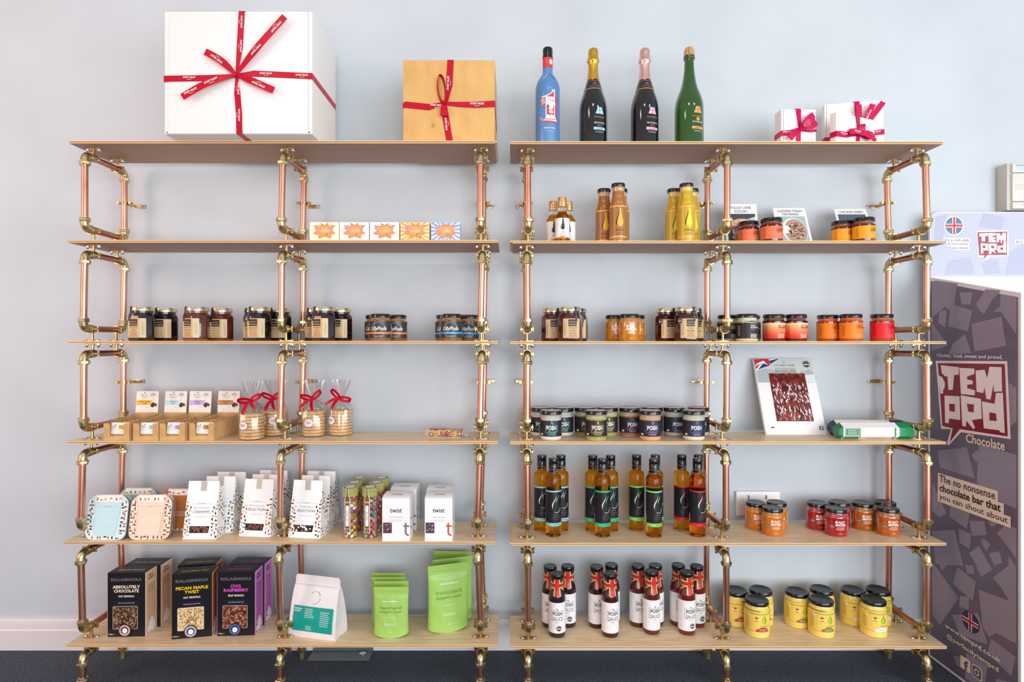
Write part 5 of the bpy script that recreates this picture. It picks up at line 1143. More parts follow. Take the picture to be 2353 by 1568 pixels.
# ---- granola boxes
def granola(name, sub, acc, side, cols, wt, badge, seed):
    def mk():
        W, Dp, H = .1155, .060, .197; b = MB(); S_ = M('#f1e6e2', .5)
        b.loft([[(x, -Dp/2, 0), (x, Dp/2, 0), (x, Dp/2, H), (x, -Dp/2, H)] for x in (W/2-.001, -W/2+.001)], BLACKCARD)
        for sx in (-1, 1): b.box(min(sx*(W/2-.001), sx*W/2), max(sx*(W/2-.001), sx*W/2), -Dp/2, Dp/2, 0, H-.001, M(side, .5))
        l = MB(); mp = flat(-Dp/2); A = M(acc, .4); G = M('#6f6c72', .4); W_ = M('#f4f0ec', .4)
        l.text('ROLLAGRANOLA', 0, H-.021, .092, .0095, mp, G, .03, o=.0004)
        for i, t in enumerate(name): l.text(t, 0, H-.0435-.0125*i, min(.1, .0083*len(t)), .0098, mp, A, .035, o=.0004)
        l.text(sub, 0, H-.0725, .0485, .0062, mp, W_, .02, o=.0004); bl = M('#4a4a9a', .4)
        l.rect(-.038, .038, H-.0885, H-.0880, mp, bl, .0004, nx=1); l.rect(-.038, .038, H-.0985, H-.0980, mp, bl, .0004, nx=1); l.words(0, H-.0932, .054, .0032, 1, mp, W_, 5, .0004)
        l.text(wt, -W/2+.0125, .0075, .019, .0045, mp, W_, .0, .3, o=.0004)
        t = frame((0, 0, H), (1, 0, 0), (0, 1, 0)); l.text('ROLLAGRANOLA', .003, .010, .052, .0095, t, G, .02, .2, o=.0004); l.text(' '.join(name), .003, -.008, .080, .0115, t, A, .02, .2, o=.0004)
        for sx in (1,):
            g = frame((W/2, 0, 0), (0, 1, 0), (0, 0, 1)); D_ = M('#3a3038'); l.text('ROLLA', -.002, H-.016, .022, .0065, g, D_, .03, o=.0004); l.text('GRANOLA', -.002, H-.025, .032, .0065, g, D_, .03, o=.0004)
            l.words(.0, H-.056, .040, .026, 4, g, D_, 4, .0004); l.words(0, .086, .048, .085, 22, g, M('#9a7a60' if side == '#e8c49c' else '#8a4a70'), 6, .0003); l.frm(-Dp/2+.0005, Dp/2-.0005, .001, H-.003, .0022, g, M('#f3ece8'), .0004)
            for cx, cz, rr in ((-.014, .016, .011), (.004, .014, .012), (-.006, .030, .011), (.010, .030, .009), (.0, .042, .008), (.014, .018, .009)): l.disc(cx, cz, rr, g, M('#7a7478'), .0006, 12); l.disc(cx, cz, rr*.9, g, M('#efeaea'), .0007+rr*.01, 12)
        w_ = MB(); rp = roundpoly([(-.041, .0235), (.034, .0235), (.034, .094), (-.041, .094)], .004, 3); w_.poly(rp, mp, M('#e8dcc8', .4), .0004); rp = roundpoly([(-.040, .0245), (.033, .0245), (.033, .093), (-.040, .093)], .0035, 3); w_.poly(rp, mp, M(cols[0], .6), .0006); R = random.Random(seed)
        big = .0022 if seed != 3 else .0040
        for i in range(int(520 if seed != 3 else 190)):
            x, z = R.uniform(-.038, .031), R.uniform(.0265, .091); q = big*R.uniform(.6, 1.25); m = M(R.choice(cols), .35, coat=.25); k = MB().lathe([(0, -q), (q*.8, -q*.5), (q*.85, q*.4), (0, q)], m, 6); k.xf(Matrix.Translation((x, -Dp/2-.0008, z)) @ Matrix.Rotation(R.random()*6, 4, 'Y') @ Matrix.Rotation(R.random()*2, 4, 'X')); w_.add(k.v, k.f, m)
        bd = MB(); o = .0058; bd.disc(-.002, .022, .0190, mp, BLACKCARD, o-.0008, 26); bd.disc(-.002, .022, .0165, mp, M(badge, .4), o, 26); bd.disc(-.002, .022, .0115, mp, BLACKCARD, o+.0003, 20); bd.poly([(-.010, .020), (-.007, .028), (-.001, .030), (.005, .027), (.007, .021), (.003, .014), (-.005, .013)], mp, WHITE, o+.0006)
        bd.ring(-.002, .022, .0148, .0014, mp, M('#c8707a' if badge[1] == 'f' else '#2a3a8a'), o+.0003, 24)
        return [('card_box', b), ('printed_front', l), ('window', w_), ('round_badge', bd)]
    return mk
# ---- pouches and the coffee bag
def pouch(W, H, T, m, writing, seed):
    def mk():
        R = random.Random(seed); nx, nz = 26, 30; ph = R.random()*6
        def th(u, v):
            e = max(0, 1-abs(u)**2.6)**.5; base = T/2*(1-v)**.75 if v < 1 else 0; seal = 1 if v < .80 else max(0, (.86-v)/.06)
            wr = .0010*sin(7*u+ph+v*9)*sin(v*11+u*4)*(1 if .06 < v < .82 else 0)
            return max(.0004, base*e*(seal if v > .8 else 1)+.0006+wr*e)
        hwf = lambda v: W/2*(1-.035*sin(pi*min(1, (1-v)*1.1)))
        b = MB(); vs = []; 
        for s in (-1, 1):
            for j in range(nz+1):
                v = j/nz
                for i in range(nx+1):
                    u = -1+2*i/nx; sag = .006*(1-abs(u)**2)*0
                    y = s*th(u, v); z = H*v+((.010*u*u if v < .12 else 0)*(1-v/.12) if v < .12 else 0); vs.append((u*hwf(v), y, z))
        n0 = (nx+1)*(nz+1); fs = []
        for j in range(nz):
            for i in range(nx):
                a = j*(nx+1)+i; fs.append((a, a+1, a+nx+2, a+nx+1)); fs.append((n0+a+1, n0+a, n0+a+nx+1, n0+a+nx+2))
        for i in range(nx): fs.append((i+1, i, n0+i, n0+i+1)); t = nz*(nx+1)+i; fs.append((t, t+1, n0+t+1, n0+t))
        for j in range(nz):
            a = j*(nx+1); fs.append((a, a+nx+1, n0+a+nx+1, n0+a)); a += nx; fs.append((a+nx+1, a, n0+a, n0+a+nx+1))
        b.add(vs, fs, m)
        mp = lambda x, z, o=0: Vector((x, -th(max(-1, min(1, x/(W/2))), min(1, z/H))-o, z)); l = MB()
        if writing:
            l.text('Friendsoffarms' if 0 else 'friendsoffarm', .0, H*.725, W*.44, H*.028, mp, WHITE, .03, o=.0012)
            for i, t in enumerate(writing): l.text(t, 0, H*(.60-.085*i), W*.62, H*.062, mp, M('#6f9c34', .5), 0, o=.0012)
            l.words(0, H*.405, W*.32, H*.018, 1, mp, WHITE, 2, .0012); l.words(0, H*.27, W*.40, H*.05, 2, mp, WHITE, 3, .0012); l.words(0, H*.125, W*.16, H*.02, 1, mp, WHITE, 4, .0012)
        sm = MB(); sm.rect(-W/2+.002, W/2-.002, H*.868, H*.873, flat(0), m, .0022, nx=8); sm.rect(-W/2+.002, W/2-.002, H*.905, H*.909, flat(0), m, .0018, nx=8)
        return [('foil_pouch', b), ('zip_seal', sm)]+([('printed_lettering', l)] if writing else [])
    return mk
def coffee_bag():
    W, H = .160, .178; b = MB(); m = noise_mat('matt_white_bag', ['#ebe3e4', '#f4eeee'], 25, .42, bump=.25); Z = [(0, .066, 1), (.006, .072, 1.01), (.05, .064, 1.0), (.10, .044, .985), (.135, .022, .975), (.150, .008, .965), (.153, .006, .96), (.170, .004, .955), (.178, .0032, .90)]
    def ring(z, d, s):
        hw = W/2*s; return [(-hw, -d/2, z), (-hw*.5, -d/2-.002*(z < .14), z), (0, -d/2-.003*(z < .14), z), (hw*.5, -d/2-.002*(z < .14), z), (hw, -d/2, z), (hw-.004*min(1, d*40), 0, z), (hw, d/2, z), (0, d/2, z), (-hw, d/2, z), (-hw+.004*min(1, d*40), 0, z)]
    b.loft([ring(*q) for q in Z], m)
    def dep(z):
        for (z0, d0, _), (z1, d1, _) in zip(Z, Z[1:]):
            if z <= z1: return (d0+(d1-d0)*(z-z0)/(z1-z0))/2
        return .002
    mp = lambda x, z, o=0: Vector((x, -dep(z)-.003-o, z)); l = MB(); Te = M('#12a08f', .35)
    l.rect(-.066, .070, .020, .092, mp, Te, .0003, nx=10, ny=10); l.text('Tobacalteca', -.050, .0845, .029, .0055, mp, WHITE, .02, o=.0008); l.text('Guatemala', -.053, .078, .023, .005, mp, WHITE, .02, o=.0008)
    l.words(-.010, .073, .034, .028, 6, mp, WHITE, 3, .0008, True); l.words(-.010, .031, .022, .014, 4, mp, WHITE, 4, .0008, True); l.words(.044, .060, .034, .044, 8, mp, WHITE, 5, .0008, True); l.rect(-.030, -.0296, .022, .090, mp, M('#7fd0c4'), .0006, nx=1); l.rect(.022, .0224, .022, .090, mp, M('#7fd0c4'), .0006, nx=1)
    s = 'THE COFFEE OFFICINA'
    for i, ch in enumerate(s):
        if ch == ' ': continue
        a = 2.5-i*.235; cx, cz = .003+.017*cos(a), .118+.017*sin(a); f = lambda x, z, o, a=a, cx=cx, cz=cz: mp(cx+x*cos(a-pi/2)-z*sin(a-pi/2), cz+x*sin(a-pi/2)+z*cos(a-pi/2), o)
        l.text(ch, 0, 0, .0007 if ch == 'I' else .0024, .0032, f, INK, 0, o=.0008)
    z = MB(); z.rect(-.072, .072, .1485, .1505, mp, M('#e0d6d8', .4), .0012, nx=6)
    return [('paper_bag', b), ('printed_label', l), ('zip_seal', z)]
# ------------------------------------------------------------ everything on the shelves
def put(key, maker, name, label, cat, px, y, row, rz=0, group=None, dz=0):
    return inst(key, maker, name, label, cat, (X(px, y), y, shelf_z(row, px)+dz), radians(rz), group)
# top shelf
put('bigbox', big_box, 'gift_box', 'very large white card gift box tied with long red printed ribbon', 'gift box', 587, .056, 0)
put('kraftbox', kraft_gift, 'gift_box', 'brown kraft gift box tied with a single-loop red ribbon bow', 'gift box', 1039.5, .122, 0)
put('blue', blue_bottle, 'wine_bottle', 'blue painted wine bottle with a red raised-fist print and black cap', 'bottle', 1258.5, .10, 0, group='bottles on the top shelf')
put('sp1', sparkling(M('#0d1016', .06, coat=1), ('#d8ac3c',), None, 'BLANC DE BLANCS', '#a9dbe8'), 'sparkling_wine_bottle', 'dark sparkling wine bottle with gold foil and pale blue label band', 'bottle', 1363, .10, 0, group='bottles on the top shelf')
put('sp2', sparkling(M('#0d1014', .06, coat=1), ('#e8b8b0',), None, 'ROSÉ', '#eab4d4'), 'sparkling_wine_bottle', 'dark sparkling wine bottle with pale pink foil and pink label band', 'bottle', 1481.5, .10, 0, group='bottles on the top shelf')
put('sp3', sparkling(M('#2f6416', .04, coat=1, trans=.55), None, None, 'MEDIUM DRY', '#f0a060', True), 'cider_bottle', 'green glass sparkling cider bottle with wired cork and orange label', 'bottle', 1583.5, .092, 0, group='bottles on the top shelf')
put('gb_a', small_gift(.108, .110, .040, 'a'), 'gift_box', 'small white gift box with pink ribbon, nearest the bottles', 'gift box', 1827, .055, 0, 2)
put('gb_b', small_gift(.172, .166, .030, 'b'), 'gift_box', 'wide white gift box with three upright pink ribbon tails', 'gift box', 1958, .132, 0, -12.5)
put('gb_c', small_gift(.170, .0925, .021, 'c'), 'gift_box', 'small angled white gift box in front of the wide one', 'gift box', 1958.6, .0524, 0, 23)
# second shelf
for i, (px, bg, ray, lb) in enumerate([(750.5, '#fbf3d2', None, 'cream'), (818.5, '#eef3f0', '#e2f0ec', 'very pale green'), (887, '#f8f4f5', None, 'plain white'), (956, '#f3dcae', '#e9a44e', 'orange-rayed'), (1025.5, '#cfe0f2', '#7f9fe0', 'blue-rayed')]):
    put('fudge%d' % i, fudge(bg, ray), 'fudge_box', lb+' fudge box with an orange starburst and pink lettering', 'box', px, .0535, 1, group='fudge boxes in a row')
for px, y, lb in ((1271.5, .10, 'left rear'), (1306, .102, 'right rear'), (1292, .050, 'front')):
    put('smalloil', small_oil, 'oil_bottle', 'small amber oil bottle with gold cap and white label, %s of its three' % lb, 'bottle', px, y, 1, group='small gold-capped oil bottles')
for col, hi, lf, pxs, nm in (('#a86a30', '#f0b83c', '#a8703a', ((1388, .112), (1426.5, .113), (1420.5, .050)), 'brown'), ('#d0a51c', '#f0e23a', '#cda728', ((1548.5, .112), (1590, .113), (1577, .050)), 'yellow')):
    for (px, y), lb in zip(pxs, ('left rear', 'right rear', 'front')):
        put('dress'+nm, dressing(col, hi, lf), 'dressing_bottle', '%s dressing bottle with black lid, %s of its three' % (nm, lb), 'bottle', px, y, 1, group=nm+' dressing bottles')
def cards(key, title, art, tilt, px, y, n, lbs):
    for k in range(n):
        put(key+('b' if k else ''), recipe(title, art, tilt) if k == 0 else (lambda: [(None, (lambda c: c.xf(Matrix.Rotation(tilt, 4, 'X')))(MB().box(-.0525, .0525, 0, .0022, 0, .148, WHITE, bev=.0004)))]),
            'recipe_card', lbs if k == 0 else lbs.replace('white recipe card', 'white recipe card stacked behind the one'), 'recipe card', px, y+.0026*k/cos(tilt), 1, group='cards behind: '+title[0].lower() if k else None)
cards('rc1', ['PULLED LAMB', 'SLIDERS'], 'lamb', -.17, 1708, .125, 4, 'white recipe card with a burger photo')
cards('rc2', ['CHICKEN THIGH', 'TRAYBAKES'], 'thigh', -.40, 1832, .105, 4, 'white recipe card with a plate of traybake')
cards('rc3', ['CHICKEN SHISH'], 'shish', -.42, 1978, .112, 3, 'white recipe card behind the amber marinade jars')
for (px, y, lb) in ((1720, .088, 'left of the two under the lamb card'), (1772.5, .040, 'right and nearer of the two under the lamb card')):
    put('lambjar', condiment('#f0794e', '#7a2420', '#6a1c10', ['LAMB SHISH', 'MARINADE'], '#f49a7c', H=.0735, r=.0322), 'marinade_jar', 'coral-labelled marinade jar, '+lb, 'jar', px, y, 1, group='coral marinade jars')
for (px, y, lb) in ((1935, .080, 'left and farther of the two'), (1984, .035, 'right and nearer of the two')):
    put('chjar', condiment('#f6a216', '#7a4a10', '#7a3410', ['CHICKEN SHISH', 'MARINADE'], '#f8b84a', H=.0735, r=.0322), 'marinade_jar', 'amber-labelled marinade jar, '+lb, 'jar', px, y, 1, group='amber marinade jars')
# third shelf
HEX = [('#1c0c12', ['Dark Cherry', 'Jam'], [(327, .035, 12, 'dark cherry jam jar, leftmost on its shelf'), (380.5, .105, 20, 'dark cherry jam jar, second from the left on its shelf')], 0, 0),
       ('#5a1c12', ['Strawberry &', 'Rhubarb Jam'], [(452.3, .045, 2, 'dark red jam jar with a bright shine on its label'), (508.5, .105, 18, 'dark red jam jar standing right of the shiny one')], 0, 0),
       ('#150d14', ['Blackcurrant &', 'Sweet Liquor'], [(586, .125, 10, 'near-black jam jar mostly hidden behind another, left of the middle pole'), (595.5, .045, 14, 'near-black jam jar, front one left of the middle pole'), (642.5, .108, 16, 'near-black jam jar half hidden by the middle pole')], 0, 0),
       ('#180b10', ['Boysenberry', 'Jam'], [(727, .118, 8, 'dark purple jam jar, rear left of three right of the middle pole'), (744, .038, 2, 'dark purple jam jar, front one of three right of the middle pole'), (782, .107, 16, 'dark purple jam jar, rear right of three right of the middle pole')], 0, 0),
       ('#4a1a12', ['Plum, Apple &', 'Date Chutney'], [(1271.5, .100, -14, 'brown chutney jar, left of the three by the tall central pole'), (1309.7, .036, -10, 'brown chutney jar, front of the three by the tall central pole'), (1324.5, .115, -8, 'brown chutney jar, rear right of the three by the tall central pole')], 1, 0),
       ('#3c100c', ['Fruit', 'Marmalade'], [(1532, .100, -10, 'mahogany marmalade jar with round award sticker, left rear'), (1577, .034, -12, 'mahogany marmalade jar with round award sticker, front'), (1590.5, .117, -6, 'mahogany marmalade jar, mostly hidden at the right rear')], 1, 1)]
for gi, (col, ti, L_, mir, bd) in enumerate(HEX):
    for px, y, rz, lb in L_:
        put('hex%d' % gi, hexjar(col, 0 if not mir else 0, ti, bool(bd), bool(mir)), 'preserve_jar', 'hexagonal '+lb, 'jar', px, y, 2, rz-19 if not mir else rz+20, group='hexagonal preserve jars')
for bd, ps, nm in (('#e8823a', ((862.5, .120), (912, .113), (875, .050)), 'orange'), ('#3f9be0', ((1024, .120), (1077, .113), (1038, .050)), 'blue')):
    for (px, y), lb in zip(ps, ('left rear', 'right rear', 'front')):
        put('puds'+nm, puds(bd), 'sauce_jar', 'grey-labelled sauce jar with %s band, %s of its three' % (nm, lb), 'jar', px, y, 2, group=nm+'-banded sauce jars')
for (px, y), lb in zip(((1413.5, .110), (1459, .116), (1446, .050)), ('left rear', 'right rear', 'front')):
    put('saucy3', saucy('#b0600c', '#d88a1c', sub=False), 'relish_jar', 'orange relish jar between the chutneys and marmalades, %s of its three' % lb, 'jar', px, y, 2, group='orange relish jars')
for px, y, lb in ((1672.5, .105, 'left one behind the pole'), (1723, .130, 'mostly hidden rear one'), (1716, .040, 'front one')):
    put('mayo', condiment('#2b2427', '#e9e4de', '#d9cfa8', ['CHILLI', 'MAYONNAISE'], '#efeae4'), 'mayonnaise_jar', 'black-labelled jar of pale sauce, '+lb, 'jar', px, y, 2, -4, group='black-labelled jars')
for px, y, lb in ((1778, .060, 'left'), (1829, .060, 'right')):
    put('spicy', condiment('#f0a060', '#6a3420', '#5a1408', ['SPICY CHICKEN', 'WING MARINADE'], '#f8d8b0', grad=((222, 40, 24), (246, 214, 150))), 'marinade_jar', 'red-to-cream shaded marinade jar, %s of the two' % lb, 'jar', px, y, 2, -4, group='shaded marinade jars')
for px, y, lb in ((1902, .098, 'left'), (1955, .045, 'right')):
    put('turk', condiment('#f5820e', '#7a3410', '#c8480c', ['TURKISH', 'CHILLI SAUCE'], '#f8b070'), 'sauce_jar', 'bright orange chilli sauce jar, %s of the two' % lb, 'jar', px, y, 2, -6, group='orange chilli sauce jars')
put('redj', condiment('#e3121c', '#5a0a10', '#a83a14', ['HOT TURKISH', 'CHILLI SAUCE'], '#f0606a'), 'sauce_jar', 'bright red chilli sauce jar at the right end of its shelf', 'jar', 2026, .050, 2, -6)
# fourth shelf: snack trays and their bars
TR = [(267.5, '#f0bc3c', ['DRIED ORANGE', 'COCOA'], 'yellow', 0), (336.5, '#bfe3e6', ['SEA SALT', 'COCOA'], 'pale blue', -2), (397.5, '#c9b0e0', ['HAZELNUT', 'COCOA'], 'lilac', -2), (465, '#c98a52', ['NUT BUTTER', 'PEANUT'], 'tan', -4)]
for i, (px, acc, ti, nm, rz) in enumerate(TR):
    x = X(px, .012); y = .012+.0725; z = shelf_z(3, px)
    if i == 3: y += .004
    inst('tray%d' % i, snack_tray(acc, ti), 'snack_display_tray', 'open kraft display tray with %s banner on its header card' % nm, 'display tray', (x, y, z), radians(rz), 'kraft snack trays')
    for k in range(6):
        yy = y-.0725+.014+k*.0185; q = Vector((0, yy-y, 0)); q.rotate(Matrix.Rotation(radians(rz), 3, 'Z'))
        inst('bar%d%d' % (i, min(k, 1)), snack_bar(acc, ti, k == 0), 'snack_bar', 'kraft-wrapped snack bar, %s in the %s-bannered tray' % (('frontmost', 'second from the front', 'third from the front', 'fourth from the front', 'fifth from the front', 'rearmost')[k], nm), 'snack bar',
             (x+q.x, y+q.y, z+.0018), radians(rz), 'kraft snack bars')
BAGS = [(580, .046, 'front left bag', 8), (631.5, .118, 'bag behind the front left one', 8), (721.5, .106, 'bag just right of the pole', 8), (783, .125, 'rightmost bag', 8)]
NUMS = ['bottom', 'second from the bottom', 'third from the bottom', 'fourth from the bottom', 'fifth from the bottom', 'third from the top', 'second from the top', 'topmost']
for i, (px, y, nm, n) in enumerate(BAGS):
    x, z = X(px, y), shelf_z(3, px)
    inst('cello%d' % i, cello_bag(i), 'biscuit_bag', 'clear biscuit bag with red bow, the '+nm, 'biscuit bag', (x, y, z+.0002), 0, 'clear bags of biscuits')
    R = random.Random(i+3)
    for k in range(n):
        inst('bisc%d' % (k % 3), biscuit(k % 3), 'shortbread_biscuit', 'round shortbread biscuit, %s in the %s' % (NUMS[k], nm), 'biscuit', (x+R.uniform(-.0013, .0013), y+R.uniform(-.0012, .0012), z+.0022+k*.0098), R.random()*6, 'shortbread biscuits')
put('flap', flapjack, 'wrapped_flapjack', 'wrapped oat bar with red berries and pink top label', 'oat bar', 1024, .088, 3, -5)
PB = [(1266, .040, 'w1', 'front left blends jar with turquoise frame'), (1243, .118, 'w1', 'blends jar half hidden by the left pole'), (1294, .118, 'w1', 'blends jar with turquoise frame, second in the rear row'),
      (1370, .040, 'y', 'front blends jar with yellow frame'), (1344, .120, 'o', 'blends jar with orange frame and tan spice, rear row'), (1395.5, .120, 'y', 'rear blends jar with yellow-green frame'),
      (1494, .040, 'p', 'front blends jar with violet frame over orange spice'), (1447, .112, 'p2', 'rear blends jar with violet frame, left of the front violet one'), (1498.5, .125, 'p2', 'blends jar hidden directly behind the front violet one'),
      (1594, .040, 'b', 'front right blends jar with blue frame'), (1549, .118, 'b2', 'rear blends jar with blue frame left of the front right one'), (1605, .122, 'b', 'rearmost right blends jar half hidden behind the front one')]
BL = {'w1': ('#d9c4b4', '#f4ede6', '#5cc8d8'), 'y': ('#c9a93c', '#8a8a3c', '#f0c84a'), 'o': ('#b98a3a', '#8a6a2a', '#e8803a'), 'p': ('#d98a4c', '#e8b080', '#9a6ad8'), 'p2': ('#c8742c', '#a8501c', '#9a6ad8'), 'b': ('#dcc6ae', '#efe2d0', '#5a6ad8'), 'b2': ('#b8ab98', '#d0c6b4', '#4a5ac8')}
for px, y, k, lb in PB: put('bl'+k, blend(*BL[k]), 'seasoning_jar', 'black '+lb, 'jar', px, y, 3, 8 if y > .1 and px in (1344, 1447, 1549) else 0, group='black-labelled seasoning jars')
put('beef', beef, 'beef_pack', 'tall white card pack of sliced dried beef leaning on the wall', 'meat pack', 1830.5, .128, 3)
inst('tubeb', hex_tube('#33506e', '#2c4a80', True), 'hexagonal_carton', 'blue-ended hexagonal carton behind the green one', 'carton', (X(2000, .118)-.012, .116, shelf_z(3, 2000)), radians(-3), 'hexagonal cartons')
inst('tubeg', hex_tube('#2c7a52', '#118a4c', True), 'hexagonal_carton', 'green-ended hexagonal carton lying in front', 'carton', (X(2005, .062), .060, shelf_z(3, 2000)), radians(0), 'hexagonal cartons')
# fifth shelf
put('jp1', joypot('#d3e9ec', '#c5e6ec', ['CARAMEL &', 'SEA SALT FUDGE'], ['#3a3430', '#6a5a40', '#b0784a', '#8a7a5a'], 4), 'sweet_tub', 'pale blue sleeved sweet tub at the front left corner', 'tub', 251, .034, 4, group='sleeved sweet tubs')
put('jp2', joypot('#f3cdb0', '#fbdcc4', ['DARK CHOCOLATE', 'HONEYCOMB'], ['#8a5a40', '#6a4a3a', '#b08a4c', '#7a5a50'], 6), 'sweet_tub', 'peach sleeved sweet tub in front', 'tub', 350, .036, 4, 2, group='sleeved sweet tubs')
put('jp3', joypot('#a9d6d6', '#a2d4d6', ['CARAMEL &', 'SEA SALT FUDGE'], ['#e0a050', '#8a6a40'], 8), 'sweet_tub', 'teal sleeved sweet tub behind the pale blue and peach ones', 'tub', 319, .118, 4, group='sleeved sweet tubs')
put('jp4', joypot('#c9733a', '#cf7638', ['DARK CHOCOLATE', 'HONEYCOMB'], ['#f0c8a8', '#d8d0dc', '#e0a04a'], 9), 'sweet_tub', 'dark orange sleeved sweet tub behind the peach one', 'tub', 417, .110, 4, group='sleeved sweet tubs')
NB = ['#6a3424', '#7a4430', '#5a2a20']
for tk, ti, cl, nt, sd, ps, nm in (('c', ['MILK CHOCOLATE', 'CASHEWS'], JB1, ['#7a4030', '#8a5040'], 21, ((470, .052, 0), (509, .114, -2), (533, .176, -2)), 'monochrome-dotted'),
                       ('m', ['MILK CHOCOLATE', 'SELECTION'], JB2, NB, 31, ((597, .076, -7), (613, .138, -6), (629, .200, -5)), 'multicoloured-dotted'),
                       ('b', ['COFFEE BEAN', 'SELECTION'], JB3, ['#f0ead0', '#6a3a2c', '#2a1c1a', '#f4f0e0', '#8a5040'], 41, ((709, .062, -7), (727, .124, -5), (739, .186, -4)), 'brown-and-pink-dotted')):
    for (px, y, rz), lb in zip(ps, ('front', 'middle', 'rear')):
        put('jb'+tk, joybox(ti, cl, nt, sd), 'chocolate_box', '%s gabled white chocolate box, %s one of its row' % (nm, lb), 'box', px, y, 4, rz, group=nm+' chocolate boxes')
JC = ['#f2efe6', '#f4d83a', '#e8702c', '#d8348a', '#7ab82c', '#f4f2ee', '#a83a8a', '#c8e070', '#f0b030']; FC = ['#d86a6a', '#8ac0a8', '#e0a070', '#e8b0b0', '#5aa0a0', '#e89a5c', '#c8506a', '#b0d0a0']; JC2 = ['#c81c2c', '#e8b020', '#c8202c', '#f0a020', '#8a1420', '#6a9a2c']; FC2 = ['#e89a5c', '#c8503c', '#e0a080', '#a83a4a', '#e8c0a0', '#d8506a', '#f0e8e0']
for px, y, t, c, bgm, nm in ((826.5, .166, 'WINE GUMS', JC2, 0, 'rear left'), (877.5, .166, 'FIZZY MIX', FC2, 1, 'rear right'), (814.5, .104, 'WINE GUMS', JC2, 1, 'middle left'), (865.5, .104, 'FIZZY MIX', FC2, 1, 'middle right'), (805.5, .045, 'JELLY BEANS', JC, 0, 'front left'), (850, .045, 'FIZZY MIX', FC, 0, 'front right')):
    put('tube'+nm[:5]+t[:2], sweet_tube(t, c, bgm), 'sweet_tube', 'clear tube of sweets with round-topped label, %s of six' % nm, 'sweet tube', px, y, 4, group='clear tubes of sweets')
for px, y, c1, c2, lf, nm in ((931.5, .141, '#7a7278', '#7a7278', '#b03070', 'rear left carton with a strong view of its side'), (915, .039, '#7a7278', '#7a7278', '#b03070', 'front left one with grey emblem'), (1013, .121, '#c8662c', '#e2463a', '#c9a05c', 'rear right one'), (1011, .039, '#c8662c', '#e2463a', '#c9a05c', 'front right one with orange and red emblem')):
    put('tw'+c1, twist(c1, c2, lf), 'tea_carton', 'white tea carton, '+nm.replace(' carton with a strong view of its side', ' one'), 'tea carton', px, y, 4, group='white tea cartons')
OB = [('#8fcfd6', ((1245, .122), (1289, .122), (1271.6, .072)), 'pale teal'), ('#2fc48c', ((1362, .120), (1403, .120), (1384.6, .068)), 'green'), ('#7fe06a', ((1462.6, .128), (1506, .128), (1502.6, .066)), 'lime green'), ('#d8232c', ((1566.4, .128), (1605, .130), (1603, .069)), 'red')]
for acc, ps, nm in OB:
    for (px, y), lb in zip(ps, ('left rear', 'right rear', 'front')):
        put('oil'+acc, oil_bottle(acc, '#ffb420' if nm != 'red' else '#fba82a'), 'oil_bottle', 'tall amber oil bottle with %s label bands, %s of its three' % (nm, lb), 'bottle', px, y, 4, {'left rear': -4, 'right rear': 6, 'front': 8}[lb], group=nm+'-banded oil bottles')
SJ = [('#c4620c', '#d87a14', 'so', ((1736, .145), (1784, .148), (1775, .086)), 'orange', 'in front of the wall socket'), ('#8f0f1a', '#b81420', 'sr', ((1877, .142), (1928, .150), (1920.5, .080)), 'red', 'in the middle of its shelf'), ('#a04c10', '#c4620c', 'sb', ((1982, .140), (2034, .150), (2040.5, .082)), 'brown-orange', 'at the right end')]
for c1, c2, k, ps, nm, wh in SJ:
    for (px, y), lb in zip(ps, ('left rear', 'right rear', 'front')):
        put(k, saucy(c1, c2), 'relish_jar', '%s relish jar %s, %s of its three' % (nm, wh, lb), 'jar', px, y, 4, -12, group=nm+' relish jars on the fifth shelf')
# bottom shelf
GR = [(['ABSOLUTELY', 'CHOCOLATE'], 'OAT GRANOLA', '#f3dcc8', '#e8c49c', ['#3a241c', '#5a3a28', '#8a5a3c', '#c99a68', '#2c1c1a', '#b08a70'], '400g e', '#f0c8c4', 1, ((304.5, .077, 2), (341.5, .140, 1)), 'cream-lettered'),
      (['PECAN MAPLE', 'TWIST'], 'OAT GRANOLA', '#f4c01c', '#b8782c', ['#e8c890', '#f4e0b8', '#b8824a', '#7a4a2c', '#d8ac6c', '#f8ecd0'], '400g e', '#e8e0f4', 2, ((449, .070, 11), (460, .142, 9)), 'yellow-lettered'),
      (['COOL', 'RASPBERRY'], 'FRUIT GRANOLA', '#e050c0', '#c86ac0', ['#5a2c24', '#8a4a38', '#b8724c', '#4a2420', '#a85a3c', '#c98a6c'], '300g e', '#5a7ad0', 3, ((552, .083, 3), (576, .147, 1)), 'magenta-lettered')]
for i, (nmn, sub, acc, side, cols, wt, bd, sd, ps, nm) in enumerate(GR):
    for (px, y, rz), lb in zip(ps, ('front', 'rear')):
        put('gr%d' % i, granola(nmn, sub, acc, side, cols, wt, bd, sd), 'granola_box', 'black granola box, %s, %s one of the pair' % (nm, lb), 'cereal box', px, y, 5, rz, group='black granola boxes')
put('coffee', coffee_bag, 'coffee_bag', 'white coffee bag with a teal printed panel', 'coffee bag', 731, .072, 5, -14)
GP = M('#a2cb62', .38, spec=.5)
sm_ = pouch(.108, .150, .038, GP, ['roasted salted', 'pumpkin seeds'], 3); sm2 = pouch(.108, .152, .026, GP, None, 6)
for px, y, rz, k, lb in ((899, .056, 0, 'pf', 'front'), (899.5, .093, 1, 'pb', 'second'), (893, .125, 1, 'pb', 'third'), (893, .157, -1, 'pb', 'rearmost')):
    put(k, sm_ if k == 'pf' else sm2, 'seed_pouch', 'small green seed pouch, %s of four' % lb, 'pouch', px, y, 5, rz, group='small green pouches')
tf = pouch(.130, .206, .042, GP, ['roasted', 'pumpkin seeds'], 11); tb_ = pouch(.130, .206, .030, GP, None, 14)
